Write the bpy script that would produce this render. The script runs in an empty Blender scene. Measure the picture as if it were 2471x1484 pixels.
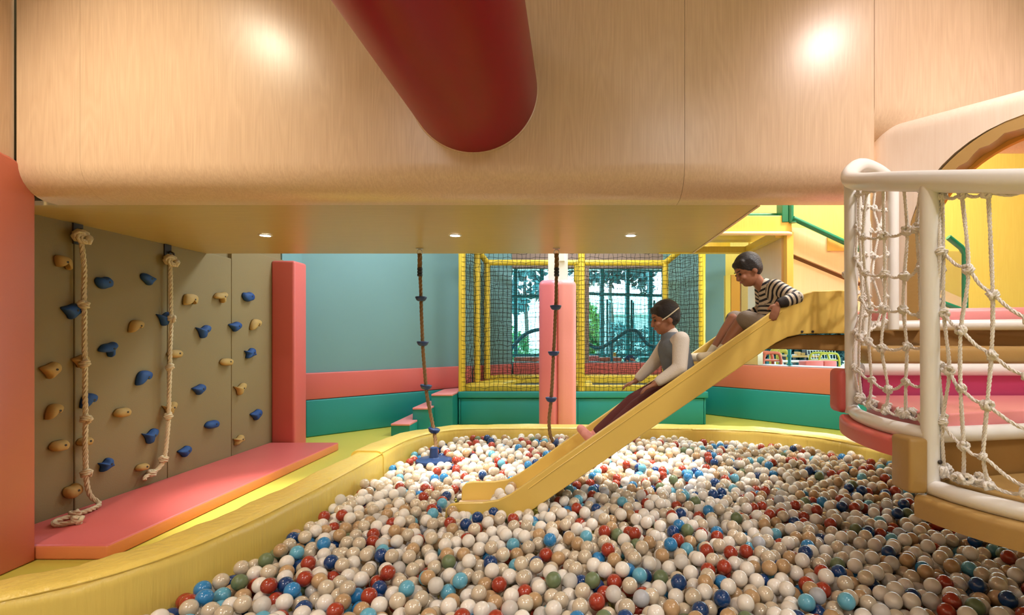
import bpy, bmesh, math, random
import numpy as np
from mathutils import Vector, Matrix, Quaternion
random.seed(7); rng = np.random.default_rng(11)
SC = bpy.context.scene
COL = SC.collection
PI = math.pi

# ------------------------------------------------------------------ camera, world, exposure, lights
F, CU, CV, EYE = 1230.0, 1385.0, 815.0, 1.45
cam = bpy.data.cameras.new('camera'); cam.sensor_width = 36.0; cam.lens = 36.0*F/2471
cam.shift_x = (1235.5-CU)/2471; cam.shift_y = (CV-742)/2471; cam.clip_start = .05; cam.clip_end = 200
camo = bpy.data.objects.new('camera', cam); COL.objects.link(camo)
camo.location = (0, 0, EYE); camo.rotation_euler = (PI/2, 0, 0); SC.camera = camo
SC.view_settings.view_transform = 'Standard'; SC.view_settings.look = 'None'
SC.view_settings.gamma = 1.0; SC.view_settings.use_curve_mapping = False
SC.view_settings.exposure = 0.52
cy = SC.cycles; cy.max_bounces = 6; cy.diffuse_bounces = 3; cy.glossy_bounces = 2; cy.transmission_bounces = 2; cy.transparent_max_bounces = 8
cy.caustics_reflective = False; cy.caustics_refractive = False; cy.use_adaptive_sampling = True; cy.adaptive_threshold = .09
W = bpy.data.worlds.new('sky'); SC.world = W; W.use_nodes = True
W.node_tree.nodes['Background'].inputs[0].default_value = (.64, .87, 1.0, 1)
W.node_tree.nodes['Background'].inputs[1].default_value = 5.5

WARM = (1.0, .94, .87); NEUT = (1.0, .98, .96); DAY = (.80, .93, 1.0)
def spot(x, y, z, power, angle=120, blend=.8, rad=.06, col=WARM, tgt=None):
    l = bpy.data.lights.new('downlight_lamp', 'SPOT'); l.energy = power; l.spot_size = math.radians(angle)
    l.spot_blend = blend; l.shadow_soft_size = rad; l.color = col
    o = bpy.data.objects.new('downlight_lamp', l); COL.objects.link(o); o.location = (x, y, z)
    if tgt is not None:
        o.rotation_euler = (Vector(tgt)-Vector((x, y, z))).to_track_quat('-Z', 'Y').to_euler()
    return o
def area(x, y, z, sx, sy, power, col=NEUT):
    l = bpy.data.lights.new('fill_panel_lamp', 'AREA'); l.shape = 'RECTANGLE'; l.size = sx; l.size_y = sy
    l.energy = power; l.color = col
    o = bpy.data.objects.new('fill_panel_lamp', l); COL.objects.link(o); o.location = (x, y, z)
    return o
CEIL = 4.3
# ceiling downlights of the hall in front of the platform (their housings are built with the ceiling)
FRONT_SPOTS = [(-3.0, 1.55, 80, (1, .86, .66)), (2.55, 1.55, 125, (1, .96, .94)), (.9, .5, 45, (1, .88, .82)), (-2.4, -1.2, 62, WARM), (2.4, -1.2, 62, WARM)]
for x, y, p, c in FRONT_SPOTS: spot(x, y, CEIL-.06, p, 130, .7, .07, c)
# adjustable wash lamps that throw the two light pools on the platform face
WASH = [(-2.9, 1.35, 120, (-2.62, 3.2, 2.62), (1, .86, .64)), (2.4, 1.35, 105, (2.14, 3.2, 2.74), (1, .82, .76))]
for x, y, p, tg, c in WASH: spot(x, y, CEIL-.07, p, 66, 1.0, .05, c, tg)
# added fill lights, unseen panels at the ceiling over the pit and back room
FILL_PANELS = [(-2.1, -2.0, 1.0, .5, 40, NEUT), (1.6, -2.0, 1.0, .5, 40, NEUT), (-2.2, 7.0, 1.2, .5, 55, DAY), (.4, 7.3, 1.2, .5, 60, DAY), (3.0, 6.6, 1.2, .5, 65, DAY), (2.7, 4.0, .9, .4, 100, NEUT), (0, 9.2, 1.2, .3, 25, DAY)]
for x, y, sx, sy, p, c in FILL_PANELS: area(x, y, CEIL-.05, sx, sy, p, c)
# the three recessed lamps under the platform
UNDER = [(-2.70, 4.46), (-1.04, 4.46), (.497, 4.46)]
for x, y in UNDER: spot(x, y, 2.335, 15, 110, .8, .03, (1.0, .93, .84)); spot(x, y, 2.333, 240, 46, 1.0, .03, (1.0, .93, .84))

# ------------------------------------------------------------------ helpers
def P(u, v, Y): return Vector(((u-CU)/F*Y, Y, EYE-(v-CV)/F*Y))
def Pz(u, v, z):
    Y = (EYE-z)*F/(v-CV); return Vector(((u-CU)/F*Y, Y, z))
MATS = {}
def mat(name, col, rough=.5, metal=0., bump=0., bscale=40., var=0., vscale=3., coat=0., spec=.5, trans=0., emit=None, estr=0., stretch=None, sheen=0., rnd=0.):
    m = bpy.data.materials.new(name); m.use_nodes = True; nt = m.node_tree; b = nt.nodes['Principled BSDF']
    b.inputs['Base Color'].default_value = (*col, 1); b.inputs['Roughness'].default_value = rough
    b.inputs['Metallic'].default_value = metal; b.inputs['Coat Weight'].default_value = coat
    b.inputs['Specular IOR Level'].default_value = spec; b.inputs['Transmission Weight'].default_value = trans
    b.inputs['Sheen Weight'].default_value = sheen
    if emit: b.inputs['Emission Color'].default_value = (*emit, 1); b.inputs['Emission Strength'].default_value = estr
    tc = None
    def coords():
        nonlocal tc
        if tc is None:
            t = nt.nodes.new('ShaderNodeTexCoord'); mp = nt.nodes.new('ShaderNodeMapping')
            nt.links.new(t.outputs['Object'], mp.inputs[0])
            if stretch: mp.inputs['Scale'].default_value = stretch
            tc = mp.outputs[0]
        return tc
    if var > 0:
        n = nt.nodes.new('ShaderNodeTexNoise'); n.inputs['Scale'].default_value = vscale; n.inputs['Detail'].default_value = 4
        nt.links.new(coords(), n.inputs['Vector'])
        mx = nt.nodes.new('ShaderNodeMix'); mx.data_type = 'RGBA'
        mx.inputs[6].default_value = (*[c*(1-var) for c in col], 1); mx.inputs[7].default_value = (*[min(1, c*(1+var)) for c in col], 1)
        nt.links.new(n.outputs['Fac'], mx.inputs[0]); nt.links.new(mx.outputs[2], b.inputs['Base Color'])
    if rnd > 0:
        oi = nt.nodes.new('ShaderNodeObjectInfo'); h = nt.nodes.new('ShaderNodeHueSaturation')
        h.inputs['Color'].default_value = (*col, 1); mr = nt.nodes.new('ShaderNodeMapRange')
        mr.inputs[3].default_value = 1-rnd; mr.inputs[4].default_value = 1+rnd
        nt.links.new(oi.outputs['Random'], mr.inputs[0]); nt.links.new(mr.outputs[0], h.inputs['Value'])
        nt.links.new(h.outputs[0], b.inputs['Base Color'])
    if bump > 0:
        n2 = nt.nodes.new('ShaderNodeTexNoise'); n2.inputs['Scale'].default_value = bscale; n2.inputs['Detail'].default_value = 3
        nt.links.new(coords(), n2.inputs['Vector'])
        bp = nt.nodes.new('ShaderNodeBump'); bp.inputs['Strength'].default_value = bump; bp.inputs['Distance'].default_value = .01
        nt.links.new(n2.outputs['Fac'], bp.inputs['Height']); nt.links.new(bp.outputs[0], b.inputs['Normal'])
    MATS[name] = m; return m
def wood(name, a, c, rough=.32, axis='Z'):
    m = bpy.data.materials.new(name); m.use_nodes = True; nt = m.node_tree; b = nt.nodes['Principled BSDF']
    b.inputs['Roughness'].default_value = rough
    t = nt.nodes.new('ShaderNodeTexCoord')
    mp = nt.nodes.new('ShaderNodeMapping'); mp.inputs['Scale'].default_value = (26, 26, .55) if axis == 'Z' else ((.55, 26, 26) if axis == 'X' else (26, .55, 26))
    nt.links.new(t.outputs['Object'], mp.inputs[0])
    n = nt.nodes.new('ShaderNodeTexNoise'); n.inputs['Scale'].default_value = 5; n.inputs['Detail'].default_value = 7; n.inputs['Roughness'].default_value = .62
    nt.links.new(mp.outputs[0], n.inputs['Vector'])
    mp2 = nt.nodes.new('ShaderNodeMapping'); mp2.inputs['Scale'].default_value = (3.2, 3.2, .35) if axis == 'Z' else ((.35, 3.2, 3.2) if axis == 'X' else (3.2, .35, 3.2))
    nt.links.new(t.outputs['Object'], mp2.inputs[0])
    n2 = nt.nodes.new('ShaderNodeTexNoise'); n2.inputs['Scale'].default_value = 1.6; n2.inputs['Detail'].default_value = 2
    nt.links.new(mp2.outputs[0], n2.inputs['Vector'])
    # cathedral lines: rings of the low noise
    mu = nt.nodes.new('ShaderNodeMath'); mu.operation = 'MULTIPLY'; mu.inputs[1].default_value = 16
    fr = nt.nodes.new('ShaderNodeMath'); fr.operation = 'PINGPONG'; fr.inputs[1].default_value = .5
    nt.links.new(n2.outputs['Fac'], mu.inputs[0]); nt.links.new(mu.outputs[0], fr.inputs[0])
    ad = nt.nodes.new('ShaderNodeMath'); ad.operation = 'MULTIPLY_ADD'; ad.inputs[1].default_value = .30
    nt.links.new(fr.outputs[0], ad.inputs[0]); nt.links.new(n.outputs['Fac'], ad.inputs[2])
    r = nt.nodes.new('ShaderNodeMapRange'); r.inputs[1].default_value = .30; r.inputs[2].default_value = .85
    nt.links.new(ad.outputs[0], r.inputs[0])
    mx = nt.nodes.new('ShaderNodeMix'); mx.data_type = 'RGBA'; mx.inputs[6].default_value = (*a, 1); mx.inputs[7].default_value = (*c, 1)
    nt.links.new(r.outputs[0], mx.inputs[0]); nt.links.new(mx.outputs[2], b.inputs['Base Color'])
    MATS[name] = m; return m
def glassy(name, tint=(.9, 1, 1), fac=.1):
    m = bpy.data.materials.new(name); m.use_nodes = True; nt = m.node_tree; nt.nodes.remove(nt.nodes['Principled BSDF'])
    o = nt.nodes['Material Output']; t = nt.nodes.new('ShaderNodeBsdfTransparent'); t.inputs[0].default_value = (*tint, 1)
    g = nt.nodes.new('ShaderNodeBsdfGlossy'); g.inputs['Roughness'].default_value = .05
    mx = nt.nodes.new('ShaderNodeMixShader'); mx.inputs[0].default_value = fac
    nt.links.new(t.outputs[0], mx.inputs[1]); nt.links.new(g.outputs[0], mx.inputs[2]); nt.links.new(mx.outputs[0], o.inputs[0])
    MATS[name] = m; return m

mat('vinyl_yellow', (.89, .66, .15), .34, bump=.65, bscale=5, stretch=(6, 6, .6), spec=.5)
mat('vinyl_floor', (.64, .56, .09), .45, bump=.05, bscale=60, var=.05, vscale=1)
mat('vinyl_pink', (.68, .135, .125), .42, bump=.06, bscale=80)
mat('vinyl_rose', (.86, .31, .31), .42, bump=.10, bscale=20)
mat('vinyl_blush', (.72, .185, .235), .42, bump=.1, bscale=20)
mat('vinyl_magenta', (.72, .09, .27), .42, bump=.08, bscale=20)
mat('vinyl_coral', (.64, .175, .115), .42, bump=.06, bscale=80)
mat('vinyl_orange', (.80, .25, .10), .42, bump=.06, bscale=80)
mat('vinyl_green', (.014, .27, .265), .42, bump=.06, bscale=60)
mat('gap_brown', (.17, .11, .03), .6)
mat('vinyl_tan', (.43, .26, .085), .42, bump=.12, bscale=30)
mat('vinyl_brown', (.36, .19, .055), .45, bump=.08, bscale=30)
mat('pad_yellow', (.80, .55, .05), .4, bump=.3, bscale=16)
mat('wall_grey', (.25, .18, .085), .75, bump=.10, bscale=90, var=.08, vscale=1.2)  # grey wall; its olive tone is yellow bounce light put into the colour
mat('wall_teal', (.17, .315, .34), .75, bump=.05, bscale=80, var=.06, vscale=1)
mat('wall_brown', (.30, .20, .17), .8, bump=.2, bscale=60)
mat('wall_white', (.75, .72, .66), .8, bump=.05, bscale=60)
mat('ceiling_white', (.78, .74, .66), .9)
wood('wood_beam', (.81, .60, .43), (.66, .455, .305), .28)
wood('wood_bounce_tan', (.60, .44, .19), (.52, .37, .145), axis='X')  # yellow bounce light put into the soffit wood; plain tan on the pier
wood('wood_pale', (.80, .62, .38), (.72, .54, .30))
wood('wood_yellow', (.87, .69, .16), (.81, .61, .12))
wood('wood_pink', (.84, .70, .59), (.78, .62, .50))
wood('wood_cream', (.88, .86, .50), (.84, .80, .43))
mat('paint_yellow', (.87, .66, .13), .45)
mat('slide_yellow', (.84, .585, .14), .28, bump=.02, bscale=6, var=.04, vscale=4)
mat('slide_bed', (.82, .62, .44), .3)
mat('tube_red', (.29, .002, .019), .30, spec=.15, bump=.015, bscale=3)
mat('white_paint', (.86, .84, .83), .35)
mat('rope_white', (.88, .83, .78), .85, bump=.5, bscale=220)
mat('rope_wall', (.70, .57, .38), .85, bump=.5, bscale=220)
mat('rope_brown', (.22, .12, .045), .85, bump=.5, bscale=220)
mat('plastic_navy', (.008, .035, .13), .42)
mat('hold_blue', (.006, .06, .24), .5, bump=.3, bscale=70)
mat('hold_tan', (.47, .29, .085), .6, bump=.3, bscale=70)
mat('rubber_black', (.012, .012, .02), .5)
mat('steel', (.55, .55, .55), .3, metal=1)
mat('steel_dark', (.06, .05, .05), .45, metal=.6)
mat('green_paint', (.006, .20, .095), .35)
mat('teal_frame', (.012, .20, .21), .4)
mat('teal_pipe', (.008, .11, .14), .35)
mat('net_black', (.016, .013, .01), .8)
mat('trampoline_bed', (.05, .06, .06), .7, bump=.2, bscale=150)
mat('lamp_glow', (1, .95, .85), .5, emit=(1, .93, .80), estr=40)
mat('fill_glow', (1, .97, .92), .5, emit=(1, .93, .82), estr=1.5)
mat('skin', (.36, .155, .09), .5, bump=.05, bscale=60, spec=.4)
mat('skin_pale', (.50, .24, .15), .5, bump=.05, bscale=60, spec=.4)
mat('hair', (.014, .010, .010), .55, bump=.8, bscale=60, stretch=(1, 1, 6))
mat('eye', (.01, .008, .008), .2)
mat('lip', (.38, .10, .08), .5)
mat('cloth_shorts', (.25, .20, .16), .85, bump=.3, bscale=200)
mat('cloth_vest', (.15, .17, .20), .9, bump=.3, bscale=200)
mat('cloth_white', (.72, .66, .60), .85, bump=.3, bscale=150)
mat('cloth_dark', (.025, .018, .016), .85, bump=.3, bscale=150)
mat('cloth_red', (.12, .026, .026), .85, bump=.3, bscale=150)
mat('cloth_sock', (.70, .62, .45), .85)
mat('cloth_pink', (.85, .36, .32), .8)
mat('hall_floor', (.34, .40, .40), .4)
mat('ground', (.14, .20, .10), .9, var=.3, vscale=2)
mat('leaf_dark', (.018, .085, .085), .6, var=.5, vscale=6)  # blue cast of window glass and haze mixed into the leaf colour
mat('leaf_teal', (.025, .125, .13), .6, var=.5, vscale=6)
mat('leaf_light', (.10, .32, .05), .6, var=.4, vscale=6)
mat('bark', (.10, .07, .05), .9)
mat('paving', (.45, .5, .5), .7)
mat('coral', (.62, .14, .08), .5)
mat('lime', (.42, .42, .03), .4)
mat('mustard', (.55, .42, .05), .6, var=.4, vscale=40)
mat('box_wood', (.62, .36, .12), .6)
mat('book_dark', (.012, .014, .03), .5)
mat('orange_wood', (.75, .36, .06), .45)
mat('white_wire', (.75, .78, .78), .4)
glassy('glass', (.86, 1, .99), .06)
glassy('acrylic', (.93, .93, .93), .18)

def setm(o, m):
    if m: o.data.materials.append(MATS[m] if isinstance(m, str) else m)
def link(o, parent=None):
    COL.objects.link(o)
    if parent is not None: o.parent = parent
    return o
def meta(o, label=None, cat=None, group=None, kind=None):
    if label: o['label'] = label
    if cat: o['category'] = cat
    if group: o['group'] = group
    if kind: o['kind'] = kind
    return o
def thing(name, label, cat, group=None, loc=(0, 0, 0), rz=0):
    o = bpy.data.objects.new(name, None); link(o); o.location = loc; o.rotation_euler = (0, 0, rz); o.empty_display_size = .1
    return meta(o, label, cat, group)
def obj(name, me, m=None, parent=None, smooth=False):
    if isinstance(me, bmesh.types.BMesh):
        d = bpy.data.meshes.new(name); me.to_mesh(d); me.free(); me = d
    if smooth: me.polygons.foreach_set('use_smooth', [True]*len(me.polygons)); me.set_sharp_from_angle(angle=math.radians(48))
    o = bpy.data.objects.new(name, me)
    if m: setm(o, m)
    return link(o, parent)
def struct(name, me, m, label, cat=None, parent=None, smooth=False):
    o = obj(name, me, m, parent, smooth)
    if parent is None: meta(o, label, cat or 'wall', None, 'structure')
    return o
def inst(name, src, parent=None, loc=None, rot=None, scale=None):
    o = bpy.data.objects.new(name, src.data); link(o, parent)
    if loc is not None: o.location = loc
    if rot is not None: o.rotation_euler = rot
    if scale is not None: o.scale = scale
    return o
def box(bm, x0, x1, y0, y1, z0, z1):
    r = bmesh.ops.create_cube(bm, size=1)
    for v in r['verts']: v.co = Vector((x0+(v.co.x+.5)*(x1-x0), y0+(v.co.y+.5)*(y1-y0), z0+(v.co.z+.5)*(z1-z0)))
    return r['verts']
def boxm(x0, x1, y0, y1, z0, z1, bev=0, seg=2):
    bm = bmesh.new(); box(bm, x0, x1, y0, y1, z0, z1)
    if bev: bmesh.ops.bevel(bm, geom=bm.edges[:], offset=bev, segments=seg, profile=.5, affect='EDGES', clamp_overlap=True)
    bmesh.ops.recalc_face_normals(bm, faces=bm.faces[:]); return bm
def rotz_bm(bm, a, c):
    bmesh.ops.rotate(bm, verts=bm.verts[:], cent=Vector((c[0], c[1], 0)), matrix=Matrix.Rotation(a, 3, 'Z')); return bm
def prism(poly, ext, bev=0, seg=2, plane='XY'):
    """poly: 2-D points; ext=(a,b) extrusion range along the third axis"""
    bm = bmesh.new()
    def mk(p, e):
        if plane == 'XY': return (p[0], p[1], e)
        if plane == 'XZ': return (p[0], e, p[1])
        return (e, p[0], p[1])
    a = [bm.verts.new(mk(p, ext[0])) for p in poly]; b = [bm.verts.new(mk(p, ext[1])) for p in poly]
    fa = bm.faces.new(a); fb = bm.faces.new(b[::-1]); n = len(poly)
    for i in range(n): bm.faces.new((a[i], b[i], b[(i+1) % n], a[(i+1) % n]))
    bmesh.ops.recalc_face_normals(bm, faces=bm.faces[:])
    if bev:
        ed = [e for e in bm.edges if (e in fa.edges[:] or e in fb.edges[:])] if n > 8 else bm.edges[:]
        bmesh.ops.bevel(bm, geom=ed, offset=bev, segments=seg, profile=.5, affect='EDGES', clamp_overlap=True)
    return bm
def catmull(pts, n=8, closed=False):
    p = [Vector(q) for q in pts]; out = []; N = len(p)
    for i in range(N if closed else N-1):
        if closed: a, b, c, d = p[i-1], p[i], p[(i+1) % N], p[(i+2) % N]
        else: a, b, c, d = p[max(i-1, 0)], p[i], p[i+1], p[min(i+2, N-1)]
        for k in range(n):
            t = k/n
            out.append(.5*((2*b)+(-a+c)*t+(2*a-5*b+4*c-d)*t*t+(-a+3*b-3*c+d)*t**3))
    if not closed: out.append(p[-1].copy())
    return out
def frames(path):
    N = len(path); T = []
    for i in range(N):
        t = path[min(i+1, N-1)]-path[max(i-1, 0)]; T.append(t.normalized() if t.length > 1e-9 else Vector((0, 0, 1)))
    n = T[0].orthogonal().normalized(); out = []
    for i in range(N):
        if i:
            q = T[i-1].rotation_difference(T[i]); n = q @ n
        n = (n-T[i]*n.dot(T[i])).normalized(); out.append((T[i], n, T[i].cross(n)))
    return out
def tube(bm, path, r, sides=10, caps=True):
    path = [Vector(p) for p in path]; fr = frames(path); rings = []
    for i, p in enumerate(path):
        rr = r[i] if hasattr(r, '__len__') else r; t, n, b = fr[i]
        rings.append([bm.verts.new(p+(n*math.cos(2*PI*k/sides)+b*math.sin(2*PI*k/sides))*rr) for k in range(sides)])
    for i in range(len(rings)-1):
        for k in range(sides):
            bm.faces.new((rings[i][k], rings[i][(k+1) % sides], rings[i+1][(k+1) % sides], rings[i+1][k]))
    if caps: bm.faces.new(rings[0][::-1]); bm.faces.new(rings[-1])
def tubem(path, r, sides=10): bm = bmesh.new(); tube(bm, path, r, sides); return bm
def resample(path, step):
    d = [0]
    for i in range(1, len(path)): d.append(d[-1]+(path[i]-path[i-1]).length)
    n = max(2, int(d[-1]/step)+1); out = []; j = 0
    for k in range(n):
        s = d[-1]*k/(n-1)
        while j < len(d)-2 and d[j+1] < s: j += 1
        w = (s-d[j])/max(d[j+1]-d[j], 1e-9); out.append(path[j].lerp(path[j+1], min(1, w)))
    return out
def ropem(path, r, pitch=None, sides=5):
    """three twisted strands"""
    pitch = pitch or r*7; path = resample([Vector(p) for p in path], pitch/7); fr = frames(path); bm = bmesh.new(); s = 0.
    ph = []
    for i, p in enumerate(path):
        if i: s += (p-path[i-1]).length
        ph.append(2*PI*s/pitch)
    for k in range(3):
        pp = [p+(fr[i][1]*math.cos(ph[i]+k*2*PI/3)+fr[i][2]*math.sin(ph[i]+k*2*PI/3))*r*.50 for i, p in enumerate(path)]
        tube(bm, pp, r*.60, sides)
    return bm
def lathe(bm, prof, c=(0, 0, 0), seg=20, axis='Z'):
    rings = []
    for (r, z) in prof:
        ring = []
        for k in range(seg):
            a = 2*PI*k/seg; x, y = r*math.cos(a), r*math.sin(a)
            v = (x, y, z) if axis == 'Z' else ((x, z, y) if axis == 'Y' else (z, x, y))
            ring.append(bm.verts.new(Vector(c)+Vector(v)))
        rings.append(ring)
    for i in range(len(rings)-1):
        for k in range(seg): bm.faces.new((rings[i][k], rings[i][(k+1) % seg], rings[i+1][(k+1) % seg], rings[i+1][k]))
    bm.faces.new(rings[0][::-1]); bm.faces.new(rings[-1]); bmesh.ops.recalc_face_normals(bm, faces=bm.faces[:])
    return bm
def sweep_pad(path, w, z0, z1, rr=.05, closed=False, wob=0.):
    """upholstered bar of width w along a plan path, rounded upper edges; w may be a list"""
    path = [Vector((p[0], p[1], 0)) for p in path]; N = len(path); bm = bmesh.new(); rings = []
    for i, p in enumerate(path):
        a = path[(i-1) % N] if (closed or i > 0) else p; b = path[(i+1) % N] if (closed or i < N-1) else p
        t = (b-a).normalized(); n = Vector((-t.y, t.x, 0)); ww = (w[i] if hasattr(w, '__len__') else w)/2
        prof = [(-ww, z0)]
        for k in range(5):
            q = PI-(PI/2)*k/4; prof.append((-ww+rr+rr*math.cos(q), z1-rr+rr*math.sin(q)))
        for k in range(5):
            q = PI/2-(PI/2)*k/4; prof.append((ww-rr+rr*math.cos(q), z1-rr+rr*math.sin(q)))
        prof.append((ww, z0))
        dz = wob*math.sin(i*1.7)*.5+wob*math.sin(i*.61)
        rings.append([bm.verts.new(p+n*x+Vector((0, 0, z+(dz if z > z0 else 0)))) for x, z in prof])
    M = len(rings[0])
    for i in range(N if closed else N-1):
        A, B = rings[i], rings[(i+1) % N]
        for k in range(M-1): bm.faces.new((A[k], A[k+1], B[k+1], B[k]))
        bm.faces.new((A[M-1], A[0], B[0], B[M-1]))
    if not closed: bm.faces.new(rings[0]); bm.faces.new(rings[-1][::-1])
    bmesh.ops.recalc_face_normals(bm, faces=bm.faces[:]); return bm
def wallslab(p, q, th, z0, z1):
    """vertical slab whose visible face runs p->q, thickness to the left of p->q"""
    p, q = Vector((p[0], p[1])), Vector((q[0], q[1])); t = (q-p).normalized(); n = Vector((-t.y, t.x))*th
    return prism([tuple(p), tuple(q), tuple(q+n), tuple(p+n)], (z0, z1))
def grid_faces_uv(o): pass

# ------------------------------------------------------------------ the setting
struct('floor', prism([(-4.6, -3), (6.9, -3), (6.9, 10.2), (-4.6, 10.2)], (-.06, 0)), 'vinyl_floor', 'yellow vinyl play floor around the ball pit', 'floor')
struct('ceiling', boxm(-4.6, 6.9, -3, 10.4, CEIL, CEIL+.1), 'ceiling_white', 'white hall ceiling above the ball pit', 'ceiling')
struct('wall_left', prism([(-3, 0), (3.04, 0), (3.04, 2.38), (3.2, 2.38), (3.2, CEIL), (-3, CEIL)], (-4.5, -3.515), plane='YZ'), 'wood_beam', 'light wood wall at the left before the climbing wall')
struct('wall_rear', boxm(-4.6, 6.9, -3.1, -3, 0, CEIL), 'wall_white', 'pale wall closing the hall behind the viewer')
struct('wall_right', boxm(6.6, 6.7, -3, 5.6, 0, CEIL), 'wall_white', 'pale wall closing the hall on the right')
struct('wall_left_far', wallslab((-3.95, 6.9), (-3.95, 7.42), .2, 0, CEIL), 'wall_teal', 'grey-blue wall return beside the pink end post')
struct('wall_back_left', wallslab((-3.95, 7.40), (-1.23, 10.12), .2, 0, CEIL), 'wall_teal', 'plain grey-blue back wall left of the trampoline cage')
struct('wall_back', boxm(-1.23, 2.12, 10.12, 10.30, 0, .97), 'wall_teal', 'low wall below the window opening behind the trampoline')
struct('wall_back_lintel', boxm(-1.23, 1.77, 10.12, 10.30, 2.84, CEIL), 'wall_brown', 'mauve-brown lintel above the window opening')
struct('wall_back_pier', boxm(.03, .30, 10.12, 10.30, .97, 2.84), 'wall_brown', 'narrow mauve-brown pier between the two window openings')
struct('wall_back_end', boxm(1.77, 2.12, 10.12, 10.30, .97, CEIL), 'wall_teal', 'grey-blue wall strip right of the window opening')
# right oblique wall X+Y=12.2 with its opening to the cafe
def rw(x): return (x, 12.22-x)
struct('wall_back_right', wallslab(rw(2.10), rw(6.65), .2, 0, .97), 'wall_teal', 'low oblique back wall on the right under the cafe opening')
struct('wall_back_right_side', wallslab(rw(2.10), rw(2.80), .2, .97, CEIL), 'wall_teal', 'light blue wall strip right of the trampoline cage')
struct('wall_back_right_column', wallslab(rw(3.02), rw(3.24), .2, .97, 2.6), 'wood_bounce_tan', 'wood clad pier beside the cafe opening')
struct('wall_back_right_head', wallslab(rw(2.80), rw(6.65), .2, 2.6, CEIL), 'wood_yellow', 'yellow wall band above the cafe opening')
fr1 = struct('trim_1', wallslab(rw(2.78), rw(2.87), .26, .97, 2.6), 'paint_yellow', 'yellow upright frame beside the light blue wall strip', 'frame')
struct('trim_2', wallslab(rw(2.88), rw(3.0), .16, .97, 2.6), 'orange_wood', 'orange reveal board inside the yellow frame', 'frame')

# climbing wall with four felt panels
cw = struct('wall_climbing', boxm(-4.15, -3.97, 3.36, 6.90, 0, 4.0), 'wall_grey', 'grey climbing wall with blue and tan holds')
for a, b in ((3.36, 4.004), (4.012, 4.926), (4.934, 5.846), (5.854, 6.90)):
    obj('panel', boxm(-3.975, -3.93, a, b, .0, 2.50 if a > 5.8 else 2.36, .006, 2), 'wall_grey', cw)

# wall pads
def wallpad(name, p, q, z0, z1, m, label, off=.0, th=.06):
    p, q = Vector((p[0], p[1])), Vector((q[0], q[1])); t = (q-p).normalized(); n = Vector((t.y, -t.x))
    bm = prism([tuple(p), tuple(p+n*th), tuple(q+n*th), tuple(q)], (z0, z1), .018, 3)
    return meta(obj(name, bm, m, None, True), label, 'wall pad', 'padding along the back walls')
wallpad('wall_pad', (-3.94, 7.42), (-1.92, 9.44), .542, .935, 'vinyl_pink', 'long pink wall pad on the back wall left of the steps')
wallpad('wall_pad', (-3.93, 7.43), (-1.95, 9.41), .003, .538, 'vinyl_green', 'long green wall pad at floor level left of the steps', th=.07)
wallpad('wall_pad', (-1.88, 9.46), (-1.26, 10.08), .542, .935, 'vinyl_pink', 'pink wall pad in the left back corner of the trampoline cage')
wallpad('wall_pad', (-1.20, 10.12), (2.08, 10.12), .542, .955, 'vinyl_pink', 'pink wall pad under the window behind the trampolines')
wallpad('wall_pad', rw(2.14), rw(6.2), .542, .965, 'vinyl_coral', 'coral wall pad under the cafe opening behind the slide')
wallpad('wall_pad', rw(2.14), rw(6.2), .003, .538, 'vinyl_green', 'green wall pad at floor level behind the slide', th=.07)

# platform (the long wood clad beam across the picture)
def fascia_profile(zb, zt, y0=3.20, R=.20, th=.03, back=3.46):
    pts = [(y0, zt), (y0, zb+R)]
    for k in range(1, 9):
        a = PI+ (PI/2)*k/8
        pts.append((y0+R+R*math.cos(a), zb+R+R*math.sin(a)))
    pts.append((back, zb)); pts.append((back, zb+th))
    for k in range(8, 0, -1):
        a = PI+(PI/2)*k/8
        pts.append((y0+R+(R-th)*math.cos(a), zb+R+(R-th)*math.sin(a)))
    pts.append((y0+th, zb+R)); pts.append((y0+th, zt)); return pts
plat = thing('raised_platform', 'long wood-clad raised platform spanning the ball pit with a rounded lower edge', 'platform', None, (-1.3, 4.3, 2.35))
def part(name, bm, m, par, smooth=False, label=None):
    o = obj(name, bm, m, par, smooth); o.matrix_parent_inverse = Matrix.Translation(-Vector(par.location)) if par.type == 'EMPTY' else Matrix.Identity(4)
    if label: o['label'] = label
    return o
ZB = 2.35
def fpanel(x0, x1, zb=ZB, back=3.46):
    bm = prism(fascia_profile(zb, CEIL-.002, back=back), (x0, x1), plane='YZ')
    o = part('wood_panel', bm, 'wood_beam', plat)
    me = o.data
    me.polygons.foreach_set('use_smooth', [True]*len(me.polygons)); me.set_sharp_from_angle(angle=math.radians(48))
    return o
seams = [-3.5, -3.10, .695]
for a, b in zip(seams, seams[1:]): fpanel(a+.0005, b-.0005)
fpanel(.6965, 1.8845)
fpanel(1.8875, 3.10, zb=2.70); fpanel(3.103, 4.4, zb=2.70); fpanel(4.403, 6.6, zb=2.70)
part('soffit_panel', boxm(-3.97, 1.247, 3.462, 5.45, ZB, ZB+.03), 'wood_bounce_tan', plat)
part('side_panel', boxm(1.217, 1.249, 3.462, 5.45, ZB+.031, CEIL-.002), 'wood_beam', plat)
part('back_panel', boxm(-3.93, 1.216, 5.42, 5.45, ZB+.031, CEIL-.002), 'wood_beam', plat)
part('edge_strip', boxm(1.25, 1.268, 3.47, 5.45, ZB-.006, ZB+.05), 'wood_beam', plat)

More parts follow.
